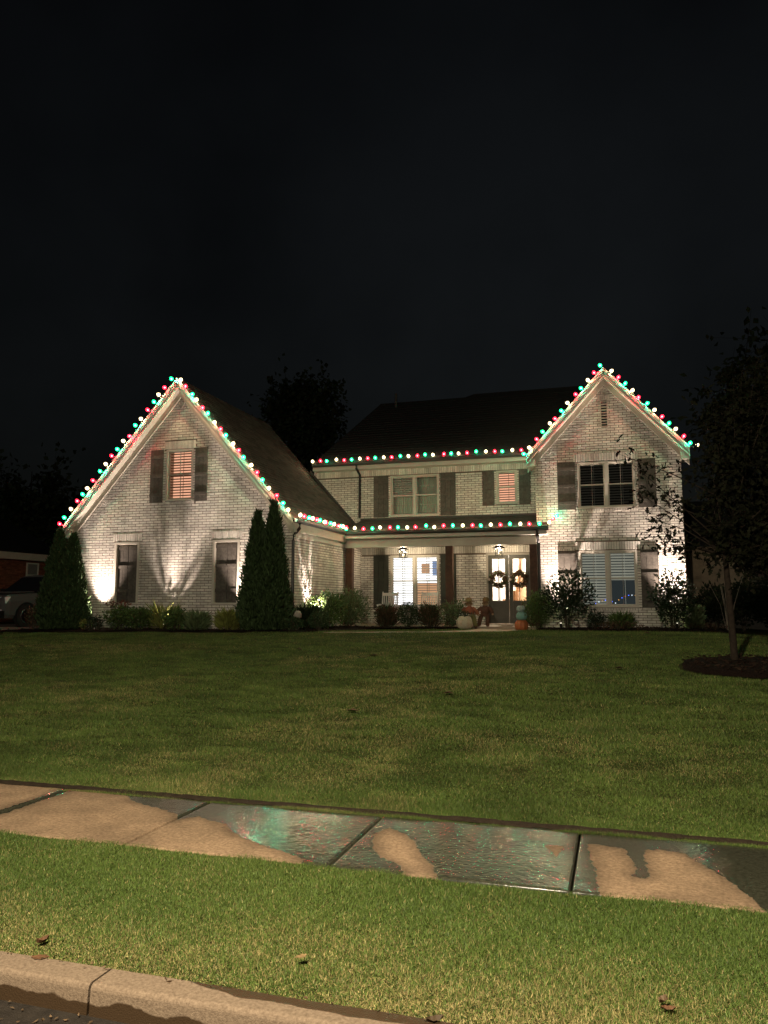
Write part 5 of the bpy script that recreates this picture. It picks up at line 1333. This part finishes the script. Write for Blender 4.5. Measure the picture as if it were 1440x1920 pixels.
# ------------------------------------------------------------------ driveway, car and the neighbour
dv = MB(); ys = np.linspace(17.5, 40, 24)
for a, b in zip(ys[:-1], ys[1:]): dv.quad((-22.2,a,gz(-22.2,a)+.012),(-17.7,a,gz(-17.7,a)+.012),(-17.7,b,gz(-17.7,b)+.012),(-22.2,b,gz(-22.2,b)+.012))
struct(dv.build('driveway', 'path'))
def suv(x, y, yaw):
    """light grey SUV, nose towards -y before yaw"""
    z = gz(x, y)+.02
    root = thing('parked_car', 'light grey pickup-style SUV with blocky dark grille parked beside the garage', 'car', (x, y, z))
    def loft(secs, n_=None):
        m = MB(); k = len(secs[0])
        for s in secs: m.v += s
        for i in range(len(secs)-1):
            for j in range(k): m.f.append((i*k+j, i*k+(j+1) % k, (i+1)*k+(j+1) % k, (i+1)*k+j))
        m.f.append(tuple(range(k))[::-1]); m.f.append(tuple((len(secs)-1)*k+j for j in range(k))); return m
    def sec(yy, w, zb, zs, zt, crown_=.0):
        return [(-w*.92,yy,zb),(w*.92,yy,zb),(w,yy,zb+.12),(w,yy,zs),(w*.94,yy,zt-.02),(w*.5,yy,zt+crown_),(-w*.5,yy,zt+crown_),(-w*.94,yy,zt-.02),(-w,yy,zs),(-w,yy,zb+.12)]
    V0 = np.array((x, y, z)); ca, sa = math.cos(yaw), math.sin(yaw)
    def put(m, name, mt, parent=root, smooth=False):
        m.v = [(x+p[0]*ca-p[1]*sa, y+p[0]*sa+p[1]*ca, z+p[2]) for p in m.v]; return m.build(name, mt, parent, smooth)
    body = put(loft([sec(-2.42,.80,.42,.72,.86), sec(-2.36,.92,.34,.80,1.02,.01), sec(-2.2,.97,.30,.86,1.10,.03), sec(-1.2,.99,.30,.92,1.16,.04), sec(-1.0,.99,.30,.92,1.16,.03), sec(1.9,.99,.30,.92,1.10), sec(2.35,.95,.36,.9,1.05), sec(2.42,.88,.45,.85,1.0)]), 'body', 'car_paint', root, False)
    cab = loft([[(-.90,-1.15,1.12),(.90,-1.15,1.12),(.90,-1.10,1.14),(-.90,-1.10,1.14)], [(-.86,-.45,1.12),(.86,-.45,1.12),(.70,-.40,1.72),(-.70,-.40,1.72)], [(-.88,.2,1.10),(.88,.2,1.10),(.72,.2,1.80),(-.72,.2,1.80)], [(-.88,1.7,1.08),(.88,1.7,1.08),(.70,1.6,1.76),(-.70,1.6,1.76)], [(-.86,2.3,1.05),(.86,2.3,1.05),(.74,2.15,1.30),(-.74,2.15,1.30)]])
    put(cab, 'cabin', 'car_glass', root, False)
    put(MB().prism([(-.68,-.36,1.735),(.68,-.36,1.735),(.70,.2,1.815),(.68,1.6,1.775),(-.68,1.6,1.775),(-.70,.2,1.815)], (0,0,.02)), 'roof', 'car_paint')
    for s in (-1, 1):
        for (ya, yb) in ((-.42,-.36), (.55,.68), (1.55,1.68)):
            put(MB().hexa([(s*.885,ya-.05,1.11),(s*.885,yb,1.11),(s*.90,yb,1.11),(s*.90,ya-.05,1.11),(s*.725,ya,1.74),(s*.725,yb,1.74),(s*.74,yb,1.74),(s*.74,ya,1.74)]), 'pillar', 'car_paint')
        put(MB().box(min(s*.90,s*1.12), max(s*.90,s*1.12), -.92, -.80, 1.14, 1.32), 'mirror', 'car_black')
        hl_ = put(MB().hexa([(s*.58,-2.40,.80),(s*.93,-2.36,.80),(s*.95,-2.18,.80),(s*.58,-2.30,.80),(s*.58,-2.385,1.0),(s*.90,-2.345,1.0),(s*.94,-2.18,1.02),(s*.58,-2.28,1.0)]), 'headlight', 'lamp_lens')
        put(MB().box(min(s*.60,s*.86), max(s*.60,s*.86), -2.47, -2.44, .52, .60), 'fog_lamp', 'lamp_lens')
        for wy in (-1.55, 1.5):
            w = put(MB().tube([(s*.78,wy,.38),(s*1.0,wy,.38)], .38, 24), 'wheel', 'tyre')
            put(MB().tube([(s*1.0,wy,.38),(s*1.012,wy,.38)], [.25,.23], 16), 'rim', 'chrome', w)
            put(MB().tube([(s*.90,wy,.38),(s*.996,wy,.38)], .455, 24), 'wheel_arch', 'car_black')
    gr = put(MB().box(-.58, .58, -2.455, -2.40, .60, 1.0), 'grille', 'car_black')
    for zz in (.68, .80, .92): put(MB().box(-.57, .57, -2.475, -2.456, zz-.018, zz+.018), 'bar', 'chrome', gr)
    put(MB().box(-.20, .20, -2.50, -2.476, .70, .90), 'badge_plate', 'chrome', gr)
    put(MB().box(-.93, .93, -2.50, -2.38, .32, .55), 'bumper', 'car_black')
    put(MB().box(-.3, .3, -2.515, -2.501, .38, .50), 'licence_plate', 'white_wood')
    put(MB().prism([(-.85,-2.3,1.13),(.85,-2.3,1.13),(.9,-1.2,1.19),(-.9,-1.2,1.19)], (0,0,.02)), 'bonnet', 'car_paint')
c_ = at_z(8, 1178, .80)*0+np.array(CAMP)+ray(8, 1178)*25.5
suv(float(c_[0])-.45, float(c_[1])+2.3, R(-8))
shrub('shrub', 'straggly small shrub by the driveway next to the arborvitae', X_(62,19.6), 19.6, .26, .24, .78, 'leaf_bronze', 420, .07, .04)
# neighbour's house
nh = thing('neighbour_house', 'low red brick house with pale fascia beyond the driveway', 'house', (-29, 30, .5)); NX = -25.3
MB().box(-36, NX, 19, 29.95, .2, 3.52).build('wall', 'red_brick', nh)
nb = MB()
for i in range(38):
    for k in range(43): y0 = 19.02+(i % 2)*.127+k*.254; nb.box(NX, NX+.010, y0, min(y0+.244, 29.94), .45+i*PH, .45+i*PH+BH)
nb.build('brick', mat('red_brick_face', (.25,.09,.05), .9, .15, noise=(9, (.15,.06,.035)), rnd=.35), bpy.data.objects['wall'] if False else nh.children[0], kind='stuff')
MB().box(-36.3, NX+.34, 18.7, 30.3, 3.45, 3.75).build('fascia', 'trim', nh)
MB().prism([(-36.4,18.6,3.755),(-36.4,30.4,3.755),(-30.8,30.4,6.6),(-30.8,18.6,6.6)], (0,0,.1)).build('roof', 'roof_deck', nh)
MB().prism([(NX+.4,18.6,3.755),(NX+.4,30.4,3.755),(-30.8,30.4,6.6),(-30.8,18.6,6.6)], (0,0,.1)).build('roof', 'roof_deck', nh)
NM = mp_side(NX+.012)
nw = ring(NM, 28.45, 29.2, 2.2, 3.36, .06, -.02, .05).build('window', 'white_wood', nh)
bar(NM, 28.51, 29.14, 2.26, 3.30, .005, .01).build('blind', 'slat_dim', nw)
bar(NM, 28.51, 29.14, 2.78, 2.83, .011, .04).build('sash', 'white_wood', nw)
